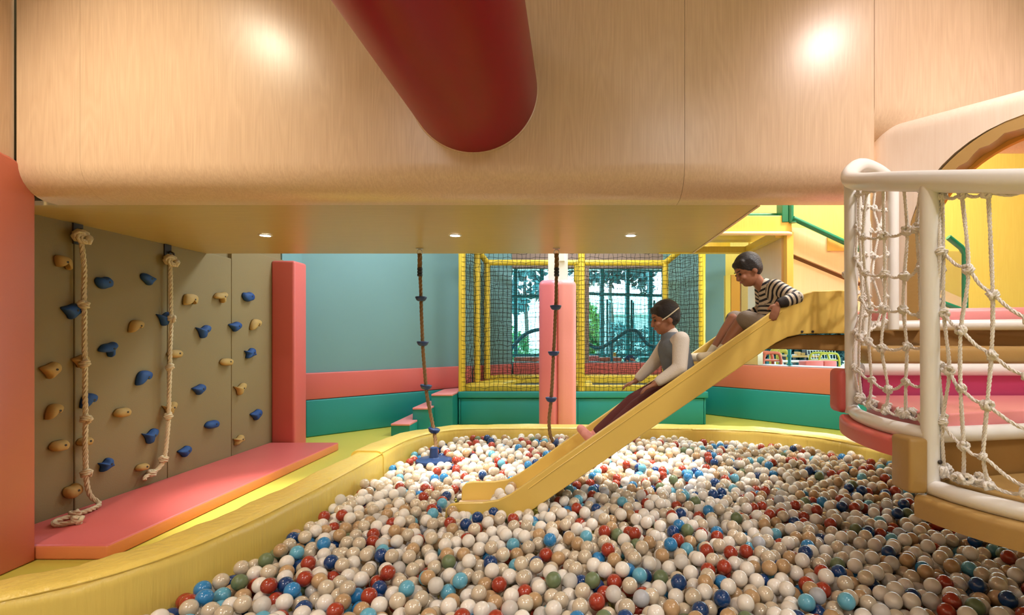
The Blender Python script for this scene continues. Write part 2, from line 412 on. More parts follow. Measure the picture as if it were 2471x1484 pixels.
# recessed lamps
def downlight(x, y, z, label, group, glow='lamp_glow', r=.045):
    t = thing('downlight', label, 'light', group, (x, y, z))
    bm = bmesh.new(); lathe(bm, [(r*1.25, .0), (r*1.25, -.006), (r*.95, -.008), (r*.9, .0)], seg=24)
    obj('trim_ring', bm, 'white_paint', t, True)
    bm = bmesh.new(); lathe(bm, [(r*.9, .004), (r*.9, -.001), (r*.01, -.0015)], seg=20); obj('lens', bm, glow, t)
    return t
for (x, y), w in zip(UNDER, ('left, over the climbing mat', 'middle, beside the left brown rope', 'right, nearest the slide')):
    downlight(x, y, ZB-.001, f'recessed round lamp in the platform underside, {w}', 'lamps under the platform')
for x, y, p, c in FRONT_SPOTS+[w[:3]+(0,) for w in WASH]:
    downlight(x, y, CEIL-.002, 'round recessed hall lamp in the ceiling above the pit', 'hall ceiling lamps', r=.07)
for x, y, sx, sy, p, c in FILL_PANELS:  # housings made for the added fill lights
    t = thing('fill_panel', 'added flat rectangular fill light panel, unseen above the play hall', 'light', 'added fill light panels', (x, y, CEIL))
    obj('frame', boxm(-sx/2-.03, sx/2+.03, -sy/2-.03, sy/2+.03, -.03, -.001), 'white_paint', t)
    obj('diffuser', boxm(-sx/2, sx/2, -sy/2, sy/2, -.036, -.0305), 'fill_glow', t)

# red tube slide
t = thing('tube_slide', 'large glossy dark red tube running into the wooden platform face', 'slide', None, (-.63, 3.2, 3.01))
bm = bmesh.new(); rings = []
for y in np.linspace(.0, -6.1, 40):
    rings.append([bm.verts.new((.40*math.cos(2*PI*k/72), y-.001, .40*math.sin(2*PI*k/72))) for k in range(72)])
for i in range(len(rings)-1):
    for k in range(72): bm.faces.new((rings[i][k], rings[i][(k+1) % 72], rings[i+1][(k+1) % 72], rings[i+1][k]))
bm.faces.new(rings[0]); bm.faces.new(rings[-1]); bmesh.ops.recalc_face_normals(bm, faces=bm.faces[:])
obj('tube_body', bm, 'tube_red', t, True)
bm = bmesh.new(); lathe(bm, [(.4001, -.012), (.407, -.010), (.409, -.001), (.4001, 0)], seg=72, axis='Y'); obj('collar', bm, 'wood_beam', t, True)

# ------------------------------------------------------------------ climbing corner: posts, mat, holds, ropes
def rbox(x0, x1, y0, y1, z0, z1, b=.03, s=4): return boxm(x0, x1, y0, y1, z0, z1, b, s)
meta(obj('end_post', rbox(-3.94, -3.63, 6.62, 6.93, 0, 2.455, .035), 'vinyl_pink', None, True), 'tall pink padded post at the far end of the climbing wall', 'padded post')
# near-left pad with rounded far top corner, turned a little
prof = [(3.055, 0), (3.32, 0)]
for k in range(9):
    a = (PI/2)*k/8; prof.append((3.12+.20*math.cos(a), 2.36+.22*math.sin(a)))
prof += [(3.055, 2.60)]
bm = prism(prof, (-3.96, -3.50), .02, 3, 'YZ')
meta(obj('corner_post', rotz_bm(bm, math.radians(4), (-3.5, 3.31)), 'vinyl_coral', None, True), 'wide coral-pink padded post with rounded top at the left picture edge', 'padded post')
t = thing('climbing_mat', 'long pink crash mat with orange edge lying under the climbing wall', 'mat', None, (-3.48, 4.95, 0))
bm = boxm(-.445, .445, -1.63, 1.63, .0, .10, .018, 3)
o = obj('mat_cover', bm, 'vinyl_pink', t, True); setm(o, 'vinyl_orange')
for p in o.data.polygons:
    if abs(p.normal.z) < .5: p.material_index = 1

HX = -3.93
def hp(u, v):
    Y = -HX*F/(CU-u); return Vector((HX, Y, EYE-(v-CV)/F*Y))
SH = {  # outlines (right = away from viewer), roughly unit size
 'bean': [(-1, .1), (-.75, .55), (-.1, .6), (.5, .75), (1, .35), (.9, -.3), (.3, -.55), (-.2, -.7), (-.75, -.4)],
 'saddle': [(-1, -.7), (-.9, .2), (-.6, .65), (.5, .75), (.95, .5), (.9, -.2), (.6, -.6), (.3, -.1), (-.2, -.15), (-.6, -.75)],
 'wing': [(-1, -.15), (-.55, .4), (.2, .55), (.8, .7), (1, .4), (.6, 0), (.55, -.7), (.2, -.85), (-.05, -.3), (-.6, -.35)],
 'drop': [(-1, .25), (-.2, .5), (.5, .75), (1, .5), (.95, -.05), (.4, -.5), (-.1, -.85), (-.35, -.5), (-.75, -.1)],
 'tri': [(-1, .5), (-.3, .35), (.4, .8), (1, .75), (.85, .2), (.2, -.3), (.1, -.85), (-.3, -.85), (-.55, -.1)],
 'oval': [(-1, 0), (-.6, .45), (.1, .5), (.75, .45), (1, .05), (.7, -.45), (0, -.5), (-.65, -.4)],
 'fang': [(-1, -.8), (-.85, .1), (-.4, .7), (.4, .8), (1, .55), (.85, 0), (.45, -.25), (.1, -.05), (-.35, -.35), (-.7, -.85)],
 'star': [(-.95, .4), (-.3, .35), (.2, .75), (.75, .7), (.8, .1), (1, -.25), (.4, -.4), (-.1, -.6), (-.7, -.75), (-.6, -.1)],
}
def hold_mesh(name, shape, m, depth=.055):
    pts = [Vector((0, p[0]*.5, p[1]*.5)) for p in SH[shape]]; ol = catmull(pts, 3, True); n = len(ol); bm = bmesh.new()
    cen = sum(ol, Vector())/n; rings = []
    for (sc, d) in ((1.0, 0), (1.03, .25), (.97, .55), (.80, .82), (.52, .96), (.22, 1.0)):
        rings.append([bm.verts.new(cen+(p-cen)*sc+Vector((d*1.0, 0, (-.06*d)))) for p in ol])
    for i in range(len(rings)-1):
        for k in range(n): bm.faces.new((rings[i][k], rings[i][(k+1) % n], rings[i+1][(k+1) % n], rings[i+1][k]))
    bm.faces.new(rings[0]); bm.faces.new(rings[-1]); bmesh.ops.recalc_face_normals(bm, faces=bm.faces[:])
    d = bpy.data.meshes.new(name); bm.to_mesh(d); bm.free(); d.polygons.foreach_set('use_smooth', [True]*len(d.polygons))
    d.materials.append(MATS[m]); return d, cen
HM = {}
bm = bmesh.new(); lathe(bm, [(.0085, 0), (.0085, .004), (.005, .005), (.001, .002)], seg=10, axis='X')
BOLT = bpy.data.meshes.new('bolt'); bm.to_mesh(BOLT); bm.free(); BOLT.materials.append(MATS['steel_dark'])
HOLDS = [ # u, v, colour, shape, width px, flip, bolt offset, label
 (146, 632, 't', 'saddle', 36, 1, 'topmost tan hold on the climbing wall, beside the left white rope'),
 (245, 682, 'b', 'bean', 36, 0, 'upper blue hold just right of the left white rope'),
 (353, 673, 'b', 'drop', 30, 1, 'highest blue hold, left of the right rope top'),
 (166, 749, 'b', 'drop', 42, 0, 'blue hold left of the left white rope, at its first knot'),
 (392, 768, 'b', 'tri', 33, 0, 'blue hold touching the right white rope at its first knot'),
 (323, 786, 't', 'fang', 31, 0, 'tan hold between the two white ropes, upper one'),
 (455, 722, 't', 'saddle', 31, 0, 'tan hold nearest right of the right rope, near the platform edge'),
 (528, 715, 't', 'wing', 30, 0, 'highest tan hold on the bright end of the climbing wall'),
 (595, 716, 'b', 'bean', 28, 0, 'highest blue hold by the pink end post'),
 (486, 799, 'b', 'tri', 31, 0, 'blue hold right of the right rope, uppermost of three in a slanting line'),
 (563, 787, 'b', 'drop', 26, 0, 'small blue hold between two tan holds on the bright wall end'),
 (613, 782, 't', 'fang', 27, 0, 'tan hold nearest the pink end post, uppermost there'),
 (255, 841, 'b', 'wing', 40, 0, 'blue boomerang hold in the middle, right of the left rope'),
 (115, 892, 't', 'drop', 44, 0, 'large pointed tan hold nearest the left corner post, middle height'),
 (187, 870, 't', 'drop', 34, 0, 'tan hold half behind the left rope at its second knot'),
 (417, 853, 't', 'oval', 32, 0, 'tan hold behind the right rope, upper of its two'),
 (600, 852, 'b', 'star', 27, 0, 'small blue hold by the end post, below the tan one'),
 (542, 873, 't', 'oval', 29, 0, 'tan oval hold in the middle of the bright wall end'),
 (342, 910, 'b', 'fang', 34, 0, 'blue hold between the ropes at their middle'),
 (208, 965, 'b', 'fang', 34, 0, 'blue hold directly behind the left rope'),
 (124, 991, 't', 'fang', 36, 0, 'tan curved hold left of the left rope, second one above the mat end'),
 (289, 995, 't', 'oval', 36, 0, 'flat tan oval hold between the ropes, lower half'),
 (404, 985, 't', 'tri', 30, 0, 'tan hold behind the right rope, lower of its two'),
 (475, 939, 'b', 'drop', 27, 0, 'small blue hold right of the right rope, level with its third knot'),
 (575, 938, 't', 'tri', 27, 0, 'tan hold in the lower half of the bright wall end'),
 (614, 1000, 'b', 'drop', 27, 0, 'lowest blue hold beside the pink end post'),
 (136, 1075, 't', 'oval', 42, 0, 'large tan oval hold at the lower left'),
 (198, 1065, 't', 'oval', 33, 0, 'tan hold half behind the left rope, lowest of those behind it'),
 (357, 1052, 'b', 'tri', 33, 0, 'blue hold left of the lower bend of the right rope'),
 (507, 1024, 'b', 'oval', 30, 0, 'flat blue hold above the far half of the mat'),
 (572, 1061, 't', 'star', 23, 0, 'lowest tan hold near the end post, just above the mat'),
 (440, 1089, 'b', 'drop', 27, 0, 'blue hold just above the mat, right of the right rope end'),
 (250, 1121, 'b', 'star', 32, 0, 'lowest blue hold, right of the left rope'),
 (337, 1127, 't', 'oval', 26, 0, 'small tan hold beside the lower end of the right rope'),
 (169, 1185, 't', 'bean', 40, 0, 'lowest tan hold, beside the left rope where it meets the mat'),
]
for (u, v, c, sh, wpx, fl, lab) in HOLDS:
    key = (sh, c)
    if key not in HM: HM[key] = hold_mesh('climbing_hold', sh, 'hold_blue' if c == 'b' else 'hold_tan')
    me, cen = HM[key]; p = hp(u, v)
    # projected width of a depth-running width w at (X,Y): f*|X|*w/Y^2
    wm = wpx*p.y*p.y/(F*abs(HX))*1.0; wm = min(max(wm, .10), .19)
    o = bpy.data.objects.new('climbing_hold', me); link(o); o.location = p+Vector((.001, 0, 0))
    o.scale = (.062, wm*(-1 if fl else 1), .82*wpx*p.y/F/.72); meta(o, lab, 'climbing hold', 'holds on the climbing wall')
    b = bpy.data.objects.new('bolt', BOLT); link(b, o); b.location = (.98+cen.x*0, cen.y*.4+.06, cen.z); b.scale = (1/.062, 1/wm, 1/(.82*wpx*p.y/F/.72))

def knot_mesh(name, r, m):
    """overhand-knot lump: rope wrapped twice"""
    pts = []
    for k in range(29):
        a = 2*PI*2*k/28; pts.append(Vector((1.35*r*math.cos(a), 1.35*r*math.sin(a), r*1.6*(k/28-.5)*1.6)))
    bm = ropem(pts, r*.95)
    tube(bm, [Vector((1.2*r, 0, -1.0*r)), Vector((1.9*r, .7*r, .2*r)), Vector((.4*r, 1.5*r, 1.6*r))], r*.9, 7)
    d = bpy.data.meshes.new(name); bm.to_mesh(d); bm.free(); d.polygons.foreach_set('use_smooth', [True]*len(d.polygons))
    d.materials.append(MATS[m]); return d
K_WALL = knot_mesh('knot', .017, 'rope_wall')
def rp(u, v, x): 
    Y = -x*F/(CU-u); return Vector((x, Y, EYE-(v-CV)/F*Y))
def climbing_rope(label, pts, knots, brk):
    t = thing('climbing_rope', label, 'rope', 'white ropes on the climbing wall', pts[0])
    o0 = Vector(pts[0]); path = catmull([Vector(p)-o0 for p in pts], 10)
    obj('rope', ropem(path, .0175), 'rope_wall', t, True)
    for kp in knots:
        k = bpy.data.objects.new('knot', K_WALL); link(k, t); k.location = Vector(kp)-o0
        k.rotation_euler = (random.uniform(-.3, .3), random.uniform(-.3, .3), random.uniform(0, 6))
    b = boxm(-3.929-o0.x, -3.915-o0.x, brk[1]-.04-o0.y, brk[1]+.04-o0.y, brk[2]-.10-o0.z, brk[2]+.09-o0.z, .004)
    br = obj('wall_bracket', b, 'steel_dark', t)
    bm = bmesh.new(); tube(bm, [Vector(brk)-o0+Vector(q) for q in ((-.0, 0, .0), (.03, 0, .02), (.06, 0, 0), (.06, 0, -.03))], .01, 8); obj('bracket_eye', bm, 'steel_dark', br, True)
    for q, s in (((0, 0, 0), 1.5), ((.012, .012, -.015), 1.25)):
        k = bpy.data.objects.new('knot', K_WALL); link(k, t); k.location = q; k.scale = (s, s, s); k.rotation_euler = (.5+s, 1.1, s)
    return t
XR = -3.86
c1 = [rp(195, 570, XR), rp(203, 650, XR), rp(203, 735, XR), rp(205, 878, XR), rp(206, 1012, XR), rp(207, 1143, XR), rp(212, 1195, XR)+Vector((.02, 0, 0)),
      Vector((-3.78, 4.06, .125)), Vector((-3.74, 3.93, .12)), Vector((-3.75, 3.82, .12)), Vector((-3.76, 3.70, .12)), Vector((-3.69, 3.63, .12)), Vector((-3.63, 3.66, .12)), Vector((-3.59, 3.70, .125))]
climbing_rope('white knotted climbing rope hanging at the near half, end curled on the mat', c1, [rp(203, 735, XR), rp(205, 878, XR), rp(206, 1012, XR), rp(207, 1143, XR), Vector((-3.75, 3.82, .125)), Vector((-3.60, 3.69, .128))], rp(187, 560, -3.925))
c2 = [rp(411, 628, XR), rp(412, 700, XR), rp(413, 770, XR), rp(410, 880, XR), rp(407, 1005, XR), rp(402, 1070, XR), rp(395, 1112, XR), rp(380, 1133, -3.87), rp(367, 1142, -3.88), rp(352, 1150, -3.88), rp(348, 1158, -3.88)]
climbing_rope('white knotted climbing rope hanging at the far half, end bent against the wall', c2, [rp(413, 770, XR), rp(410, 886, XR), rp(407, 1005, XR), rp(396, 1108, XR), rp(367, 1142, -3.88)], rp(404, 612, -3.925))

# ------------------------------------------------------------------ ball pit rim
rim = [(-3.25, 1.25), (-2.85, 1.62), (-2.5, 1.90), (-2.24, 2.09), (-2.07, 2.26), (-1.965, 2.50), (-1.90, 2.85), (-1.86, 3.25), (-1.825, 3.8), (-1.80, 4.5)]
rimB = [(-1.81, 4.46), (-1.76, 5.02), (-1.60, 5.42), (-1.28, 5.68), (-.75, 5.735), (.3, 5.735), (1.3, 5.73)]
rimC = [(1.302, 5.73), (1.75, 5.69), (2.2, 5.52), (2.60, 5.18), (2.88, 4.7), (3.04, 4.2), (3.2, 3.4), (3.25, 2.4)]
rimD = [(3.25, 2.398), (3.15, 1.5), (2.6, .95), (1.5, .8), (0, .75), (-1.6, .72), (-2.9, .75), (-3.3, .95), (-3.25, 1.25)]
pit = thing('ball_pit_wall', 'low yellow padded vinyl wall curving around the ball pit', 'ball pit', None, (0, 3.3, 0))
def cm2(p, n=8): return [(q.x, q.y) for q in catmull([(a[0], a[1], 0) for a in p], n)]
for nm, pts, w, h in (('left', rim, .27, .450), ('back', rimB, .30, .462), ('right', rimC, .30, .455), ('near', rimD, .28, .45)):
    part('wall_pad', sweep_pad(cm2(pts), w, 0.002, h, .06, wob=.004), 'vinyl_yellow', pit, True)
# inner seam piping
for pts, w, h in ((rim, .27, .437), (rimB, .30, .449), (rimC, .30, .442)):
    pp = cm2(pts); out = []
    for i, p in enumerate(pp):
        a, b = pp[max(i-1, 0)], pp[min(i+1, len(pp)-1)]; t_ = Vector((b[0]-a[0], b[1]-a[1], 0)).normalized(); n_ = Vector((t_.y, -t_.x, 0))
        out.append(Vector((p[0], p[1], h))+n_*(w/2-.018+.004))
    part('piping', tubem(out, .0045, 6), 'vinyl_yellow', pit, True)

# ------------------------------------------------------------------ open slide
SY0, SY1 = 3.37, 3.86
top = [(-.85, .26), (-.845, .32), (-.815, .352), (-.76, .362), (-.60, .364), (-.50, .380), (-.42, .418), (-.30, .50), (-.115, .634), (.38, .978), (.882, 1.327), (1.37, 1.668), (1.46, 1.722), (1.575, 1.757), (1.70, 1.762), (1.86, 1.762)]
bot = [(1.86, 1.478), (1.60, 1.478), (1.50, 1.474), (1.41, 1.455), (1.33, 1.416), (1.247, 1.360), (.5, .845), (-.315, .286), (-.42, .222), (-.52, .19), (-.62, .18), (-.85, .18)]
sl = thing('open_slide', 'bright yellow open slide dipping into the ball pit', 'slide', None, (.5, 3.6, .18))
poly = top+bot
for y in (SY0, SY1):
    o = part('side_panel', prism(poly, (y-.014, y+.014), .006, 2, 'XZ'), 'slide_yellow', sl)
floor_l = [(-.86, .225), (-.62, .228), (-.50, .240), (-.40, .278), (-.30, .337), (.5, .885), (1.247, 1.400), (1.34, 1.452), (1.43, 1.49), (1.55, 1.508), (1.86, 1.510)]
part('slide_bed', prism(floor_l+[(x, z-.02) for x, z in floor_l[::-1]], (SY0+.013, SY1-.013), 0, 2, 'XZ'), 'slide_bed', sl)
part('edge_rail', tubem([Vector((x, SY0-.012, z-.035)) for x, z in catmull([(a, b, 0) for a, b in top[6:13]], 4) for x, z in [(x, z)]] if False else [Vector((a, SY0-.0145, b-.045)) for a, b in top[7:12]], .004, 6), 'slide_yellow', sl, True)
part('deck_soffit', prism([(1.27, 1.375), (1.40, 1.44), (1.52, 1.470), (2.02, 1.472), (2.02, 1.36), (1.75, 1.362), (1.5, 1.372)], (3.41, 3.95), .008, 2, 'XZ'), 'vinyl_brown', sl)
for x in (1.50, 1.57): 
    bm = bmesh.new(); lathe(bm, [(.008, 0), (.008, -.006), (.004, -.008)], (x, 3.354, 1.49), 10, 'Y'); part('bolt', bm, 'steel_dark', sl)

# ------------------------------------------------------------------ trampoline box, steps, cage
tb = thing('trampoline_deck', 'green padded trampoline deck with two sunken beds behind the pit', 'trampoline', None, (.13, 9.0, 0))
part('deck_body', prism([(-1.90, 8.53), (2.18, 8.53), (2.18, 9.9), (2.0, 10.03), (-1.18, 10.03), (-1.9, 9.32)], (.002, .46)), 'vinyl_green', tb)
for a, b in ((-1.925, -1.895), (-1.890, .06), (.065, 2.165), (2.17, 2.20)):
    part('front_pad', boxm(a, b, 8.50, 8.535, .003, .435, .008, 2), 'vinyl_green', tb, True)
part('deck_lip', boxm(-1.93, 2.235, 8.475, 8.62, .445, .552, .015, 3), 'vinyl_green', tb, True)
ZP = .70
def hexa(name, pl, z0, z1, m, par, bev=.02): return part(name, prism(pl, (z0, z1), bev, 3), m, par, True)
hexa('frame_pad', [(-1.88, 8.64), (2.14, 8.64), (2.14, 8.76), (-1.88, 8.76)], .50, .645, 'pad_yellow', tb)
hexa('frame_pad', [(-1.60, 9.52), (1.90, 9.52), (1.90, 9.86), (-1.40, 9.86)], .46, .745, 'pad_yellow', tb)
hexa('frame_pad', [(-1.88, 8.765), (-1.22, 8.765), (-1.0, 9.515), (-1.62, 9.515)], .46, .665, 'pad_yellow', tb)
hexa('frame_pad', [(-.06, 8.765), (.32, 8.765), (.32, 9.515), (-.06, 9.515)], .46, .665, 'pad_yellow', tb)
hexa('frame_pad', [(1.55, 8.765), (2.14, 8.765), (2.10, 9.515), (1.50, 9.515)], .46, .665, 'pad_yellow', tb)
for a, b in ((-1.25, -.055), (.315, 1.56)):
    part('jumping_bed', boxm(a, b, 8.72, 9.6, .56, .605), 'trampoline_bed', tb)
def step(x0, x1, yf, z, label, nx=None, ny=None):
    t = thing('deck_step', label, 'step', 'steps up to the trampolines', ((x0+x1)/2, yf, 0)); L = Vector(t.location)
    yb = lambda x: min(x+11.22, 9.3)
    pl = [(x0, yf), (x1, yf), (x1, yb(x1)), (x0, yb(x0))] if nx is None else [(x0, yf), (x1, yf), (x1, ny-.016), (nx-.01, ny-.016), (nx-.01, yb(nx)), (x0, yb(x0))]
    pl = [(p[0]-L.x, p[1]-L.y) for p in pl]
    obj('step_body', prism(pl, (.002, z-.03), .006, 2), 'vinyl_green', t)
    obj('tread', prism([(p[0], p[1]-(.010 if i < 2 else 0)) for i, p in enumerate(pl)], (z-.03, z), .006, 2), 'vinyl_rose', t, True)
step(-2.70, -2.42, 7.52, .183, 'lowest green step with pink tread beside the pit rim', -2.50, 7.90)
step(-2.50, -2.23, 7.90, .367, 'middle green step with pink tread left of the trampolines', -2.28, 8.15)
step(-2.28, -1.94, 8.15, .550, 'top green step with pink tread next to the trampoline deck')

cg = thing('trampoline_cage', 'yellow padded frame with black safety net around the trampolines', 'cage', None, (.13, 9, .55))
TOPZ = 3.05
FL, FM, FR_ = Vector((-1.88, 8.56, 0)), Vector((.125, 8.56, 0)), Vector((2.15, 8.56, 0))
ML, BL, BR, BM = Vector((-1.72, 9.05, 0)), Vector((-1.62, 9.50, 0)), Vector((1.71, 9.55, 0)), Vector((.045, 9.55, 0))
def post(p, z0, z1, r=.058):
    n = 14; path = [Vector((p.x, p.y, z0+(z1-z0)*k/n)) for k in range(n+1)]
    part('post', tubem(path, [r*(1+.03*math.sin(k*2.3)) for k in range(n+1)], 12), 'pad_yellow', cg, True)
for p in (FL, FM, FR_): post(p, .55, TOPZ+.2)
post(ML, .66, TOPZ); post(BL, .68, 2.86); post(BR, .70, 2.86); post(BM, .70, 2.86, .05)
def bar(a, b, r=.055): part('crossbar', tubem([a.lerp(b, k/10) for k in range(11)], r, 12), 'pad_yellow', cg, True)
up = lambda p, z: Vector((p.x, p.y, z))
bar(up(BL, 2.85), up(BR, 2.85)); bar(up(ML, 3.02), up(BL, 2.85)); bar(up(FL, 3.2), up(ML, 3.02)); bar(up(BR, 2.85), up(FR_, 3.22)); bar(up(FL, 3.2), up(FM, 3.2)); bar(up(FM, 3.2), up(FR_, 3.2))
def netmesh(c00, c10, c11, c01, cell=.075, r=.0038, sag=.02):
    w = ((c10-c00).length+(c11-c01).length)/2; h = ((c01-c00).length+(c11-c10).length)/2
    nx, ny = max(2, int(w/cell)), max(2, int(h/cell)); V = []
    nrm = (c10-c00).cross(c01-c00).normalized()
    for j in range(ny+1):
        for i in range(nx+1):
            s, t_ = i/nx, j/ny; p = c00*(1-s)*(1-t_)+c10*s*(1-t_)+c11*s*t_+c01*(1-s)*t_
            e = 0 if i in (0, nx) or j in (0, ny) else 1
            p = p+nrm*sag*math.sin(PI*s)*math.sin(PI*t_)*1.5+Vector((random.gauss(0, .008), 0, random.gauss(0, .009)))*e+Vector((0, 0, -.02*math.sin(PI*s*3)**2))*e
            V.append(p)
    E = []
    for j in range(ny+1):
        for i in range(nx+1):
            k = j*(nx+1)+i
            if i < nx: E.append((k, k+1))
            if j < ny: E.append((k, k+nx+1))
    vs, fs = [], []
    for a, b in E:
        p, q = V[a], V[b]; d = (q-p).normalized(); n = d.orthogonal().normalized(); m_ = d.cross(n); o = len(vs)
        for pt in (p, q):
            for k in range(3): vs.append(pt+(n*math.cos(2*PI*k/3)+m_*math.sin(2*PI*k/3))*r)
        for k in range(3): fs.append((o+k, o+(k+1) % 3, o+3+(k+1) % 3, o+3+k))
    me = bpy.data.meshes.new('net'); me.from_pydata(vs, [], fs); return me
def net(a, b, z0a, z0b, z1, lab):
    me = netmesh(up(a, z0a), up(b, z0b), up(b, z1), up(a, z1)); o = obj('net', me, 'net_black', cg); o.matrix_parent_inverse = Matrix.Translation(-Vector(cg.location)); o['kind'] = 'stuff'; o['label'] = lab
net(FL+Vector((0, -.055, 0)), FM+Vector((0, -.055, 0)), .56, .56, 3.18, 'black netting of the left front bay')
net(FM+Vector((0, -.06, 0)), FR_+Vector((0, -.055, 0)), .56, .56, 3.18, 'black netting of the right front bay')
net(FL, BL, .66, .70, 2.95, 'black netting of the left side')
net(FR_, BR, .66, .70, 2.95, 'black netting of the right side')
net(BL, BR, .70, .70, 2.85, 'black netting of the back')

# column with two pink pads
ct = thing('padded_column', 'white column wrapped in two tall pink pads before the trampolines', 'column', None, (-.24, 7.6, 0))
obj('column_shaft', boxm(-.145, .145, -.0, .29, 0, CEIL), 'white_paint', ct)
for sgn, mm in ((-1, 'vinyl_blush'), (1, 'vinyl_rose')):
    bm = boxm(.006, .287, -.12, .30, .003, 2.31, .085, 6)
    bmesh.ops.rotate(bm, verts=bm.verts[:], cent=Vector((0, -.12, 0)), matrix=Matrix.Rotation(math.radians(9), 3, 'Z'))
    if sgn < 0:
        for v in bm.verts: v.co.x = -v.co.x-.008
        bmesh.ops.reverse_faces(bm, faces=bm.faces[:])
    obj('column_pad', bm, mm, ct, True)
meta(obj('sensor_box', boxm(-.23+.0, -.13, 7.575, 7.60, 2.585, 2.75, .012, 3), 'white_paint'), 'small white box fixed high on the padded column', 'box')

# ------------------------------------------------------------------ brown disc ropes
def disc_mesh():
    bm = bmesh.new(); lathe(bm, [(.010, -.030), (.030, -.028), (.045, -.018), (.055, .002), (.058, .012), (.054, .018), (.012, .019)], seg=24)
    d = bpy.data.meshes.new('foot_disc'); bm.to_mesh(d); bm.free(); d.polygons.foreach_set('use_smooth', [True]*len(d.polygons)); d.materials.append(MATS['plastic_navy']); return d
DISC = disc_mesh()
def disc_rope(label, pts, discs, seat=None):
    o0 = Vector(pts[0]); t = thing('disc_rope', label, 'rope', 'brown disc ropes over the pit', o0)
    path = catmull([Vector(p)-o0 for p in pts], 10); obj('rope', ropem(path, .0175), 'rope_brown', t, True)
    bm = bmesh.new(); tube(bm, [Vector((0, 0, -.02)), Vector((0, 0, -.10)), Vector((.002, 0, -.16))], [.024, .026, .020], 12); obj('splice', ropem([Vector((0, 0, -.005)), Vector((.001, 0, -.14))], .023), 'rope_brown', t, True)
    for k in range(3):
        b2 = bmesh.new(); lathe(b2, [(.020, -.014), (.026, -.010), (.026, .010), (.020, .014)], (.001, 0, -.155-.03*k), 14); obj('rubber_wrap', b2, 'rubber_black', t, True)
    r = bmesh.new(); pr = [Vector((.026*math.cos(a), 0, .012+.026*math.sin(a))) for a in np.linspace(0, 2*PI, 22)]; tube(r, pr, .005, 8); obj('ring', r, 'steel', t, True)
    bm = bmesh.new(); box(bm, -.035, .035, -.02, .02, 2.349-o0.z-.008, 2.349-o0.z); tube(bm, [Vector((-.012, 0, 2.345-o0.z)), Vector((-.012, 0, .040)), Vector((.012, 0, .040)), Vector((.012, 0, 2.345-o0.z))], .005, 6); obj('ceiling_bracket', bm, 'steel', t)
    for (p, tilt) in discs:
        d = bpy.data.objects.new('foot_disc', DISC); link(d, t); d.location = Vector(p)-o0; d.rotation_euler = (0, tilt, 0)
    if seat:
        b = bmesh.new(); lathe(b, [(.15, -.02), (.165, -.008), (.16, .012), (.06, .02), (.042, .03), (.034, .12), (.014, .125)], seg=28)
        s = obj('seat_disc', b, 'plastic_navy', t, True); s.location = Vector(seat)-o0
    return t
YR = 5.12
bm_del = None
a0 = P(1013, 612, YR)
disc_rope('brown disc rope hanging on the left with its seat resting in the balls', [a0, P(1014, 660, YR), P(1016, 720, YR), P(1020, 828, YR-.02), P(1028, 933, YR-.06), P(1036, 985, YR-.12), P(1047, 1038, YR-.2), P(1052, 1075, 4.82), Vector((P(1047, 0, 4.70).x, 4.70, .43))],
          [(P(1016, 720, YR), 0), (P(1020, 828, YR-.02), .02), (P(1028, 933, YR-.06), .12), (P(1047, 1038, YR-.2), .25)], Vector((P(1047, 0, 4.70).x, 4.70, .318)))
disc_rope('brown disc rope hanging before the pink column', [P(1343, 612, YR), P(1343, 660, YR), P(1341, 741, YR), P(1336, 852, YR), P(1330, 963, YR), P(1325, 1010, YR), P(1327, 1045, YR), P(1335, 1066, YR), P(1345, 1080, YR)],
          [(P(1341, 741, YR), 0), (P(1336, 852, YR), 0), (P(1330, 963, YR), .04), (P(1338, 1070, YR), -.75)])

# ------------------------------------------------------------------ stair tower on the right
st = thing('stair_tower', 'padded fan-shaped stair with white tube frame and railing at the right', 'stair', None, (1.9, 2.4, 0))
arc2 = [(1.47, 2.68), (1.40, 2.52), (1.357, 2.34), (1.345, 2.18), (1.358, 2.06), (1.385, 1.98)]
arc1 = [(1.385, 1.98), (1.41, 1.85), (1.47, 1.715), (1.57, 1.58), (1.74, 1.42), (2.0, 1.30), (2.4, 1.25)]
A2, A1 = cm2(arc2, 6), cm2(arc1, 6)
def off(path, d):
    out = []
    for i, p in enumerate(path):
        a, b = path[max(i-1, 0)], path[min(i+1, len(path)-1)]; t_ = Vector((b[0]-a[0], b[1]-a[1])).normalized(); out.append((p[0]-t_.y*d, p[1]+t_.x*d))
    return out
def cushion(poly, z0, z1, m, lab=None, b=.03): return part('step_cushion', prism(poly, (z0, z1), b, 3), m, st, True, lab)
# path runs far->near, its left (+) is the stair's inside
I2, I1 = off(A2, .06), off(A1, .06)
cushion(I2+[(1.87, 2.13), (2.9, 2.3), (2.9, 2.66), (1.56, 2.66)], 1.05, 1.15, 'vinyl_rose', 'pink tread cushion')
cushion(I1+[(2.9, 1.3), (2.9, 2.2), (1.87, 2.10), (1.47, 1.99)], .80, .90, 'vinyl_tan', 'tan tread cushion, lowest')
cushion([(1.56, 2.70), (2.9, 2.66), (2.9, 3.0), (1.95, 3.24), (1.76, 3.24)], 1.30, 1.402, 'vinyl_tan', 'tan tread cushion, upper')
cushion([(1.90, 3.26), (2.58, 2.98), (3.4, 2.9), (3.6, 4.4), (1.90, 4.4)], 1.525, 1.63, 'vinyl_rose', 'pink landing cushion in the archway')
def wslab(p, q, z0, z1, m, th=.03, lab=None): return part('riser', prism([p, q, (q[0]-(q[1]-p[1])*0, q[1]+th), (p[0], p[1]+th)], (z0, z1), .006, 2), m, st, False, lab)
wslab((1.47, 2.03), (2.9, 2.27), .87, 1.045, 'vinyl_brown', lab='brown riser')
wslab((1.53, 2.70), (2.9, 2.67), 1.12, 1.30, 'vinyl_magenta', lab='magenta riser')
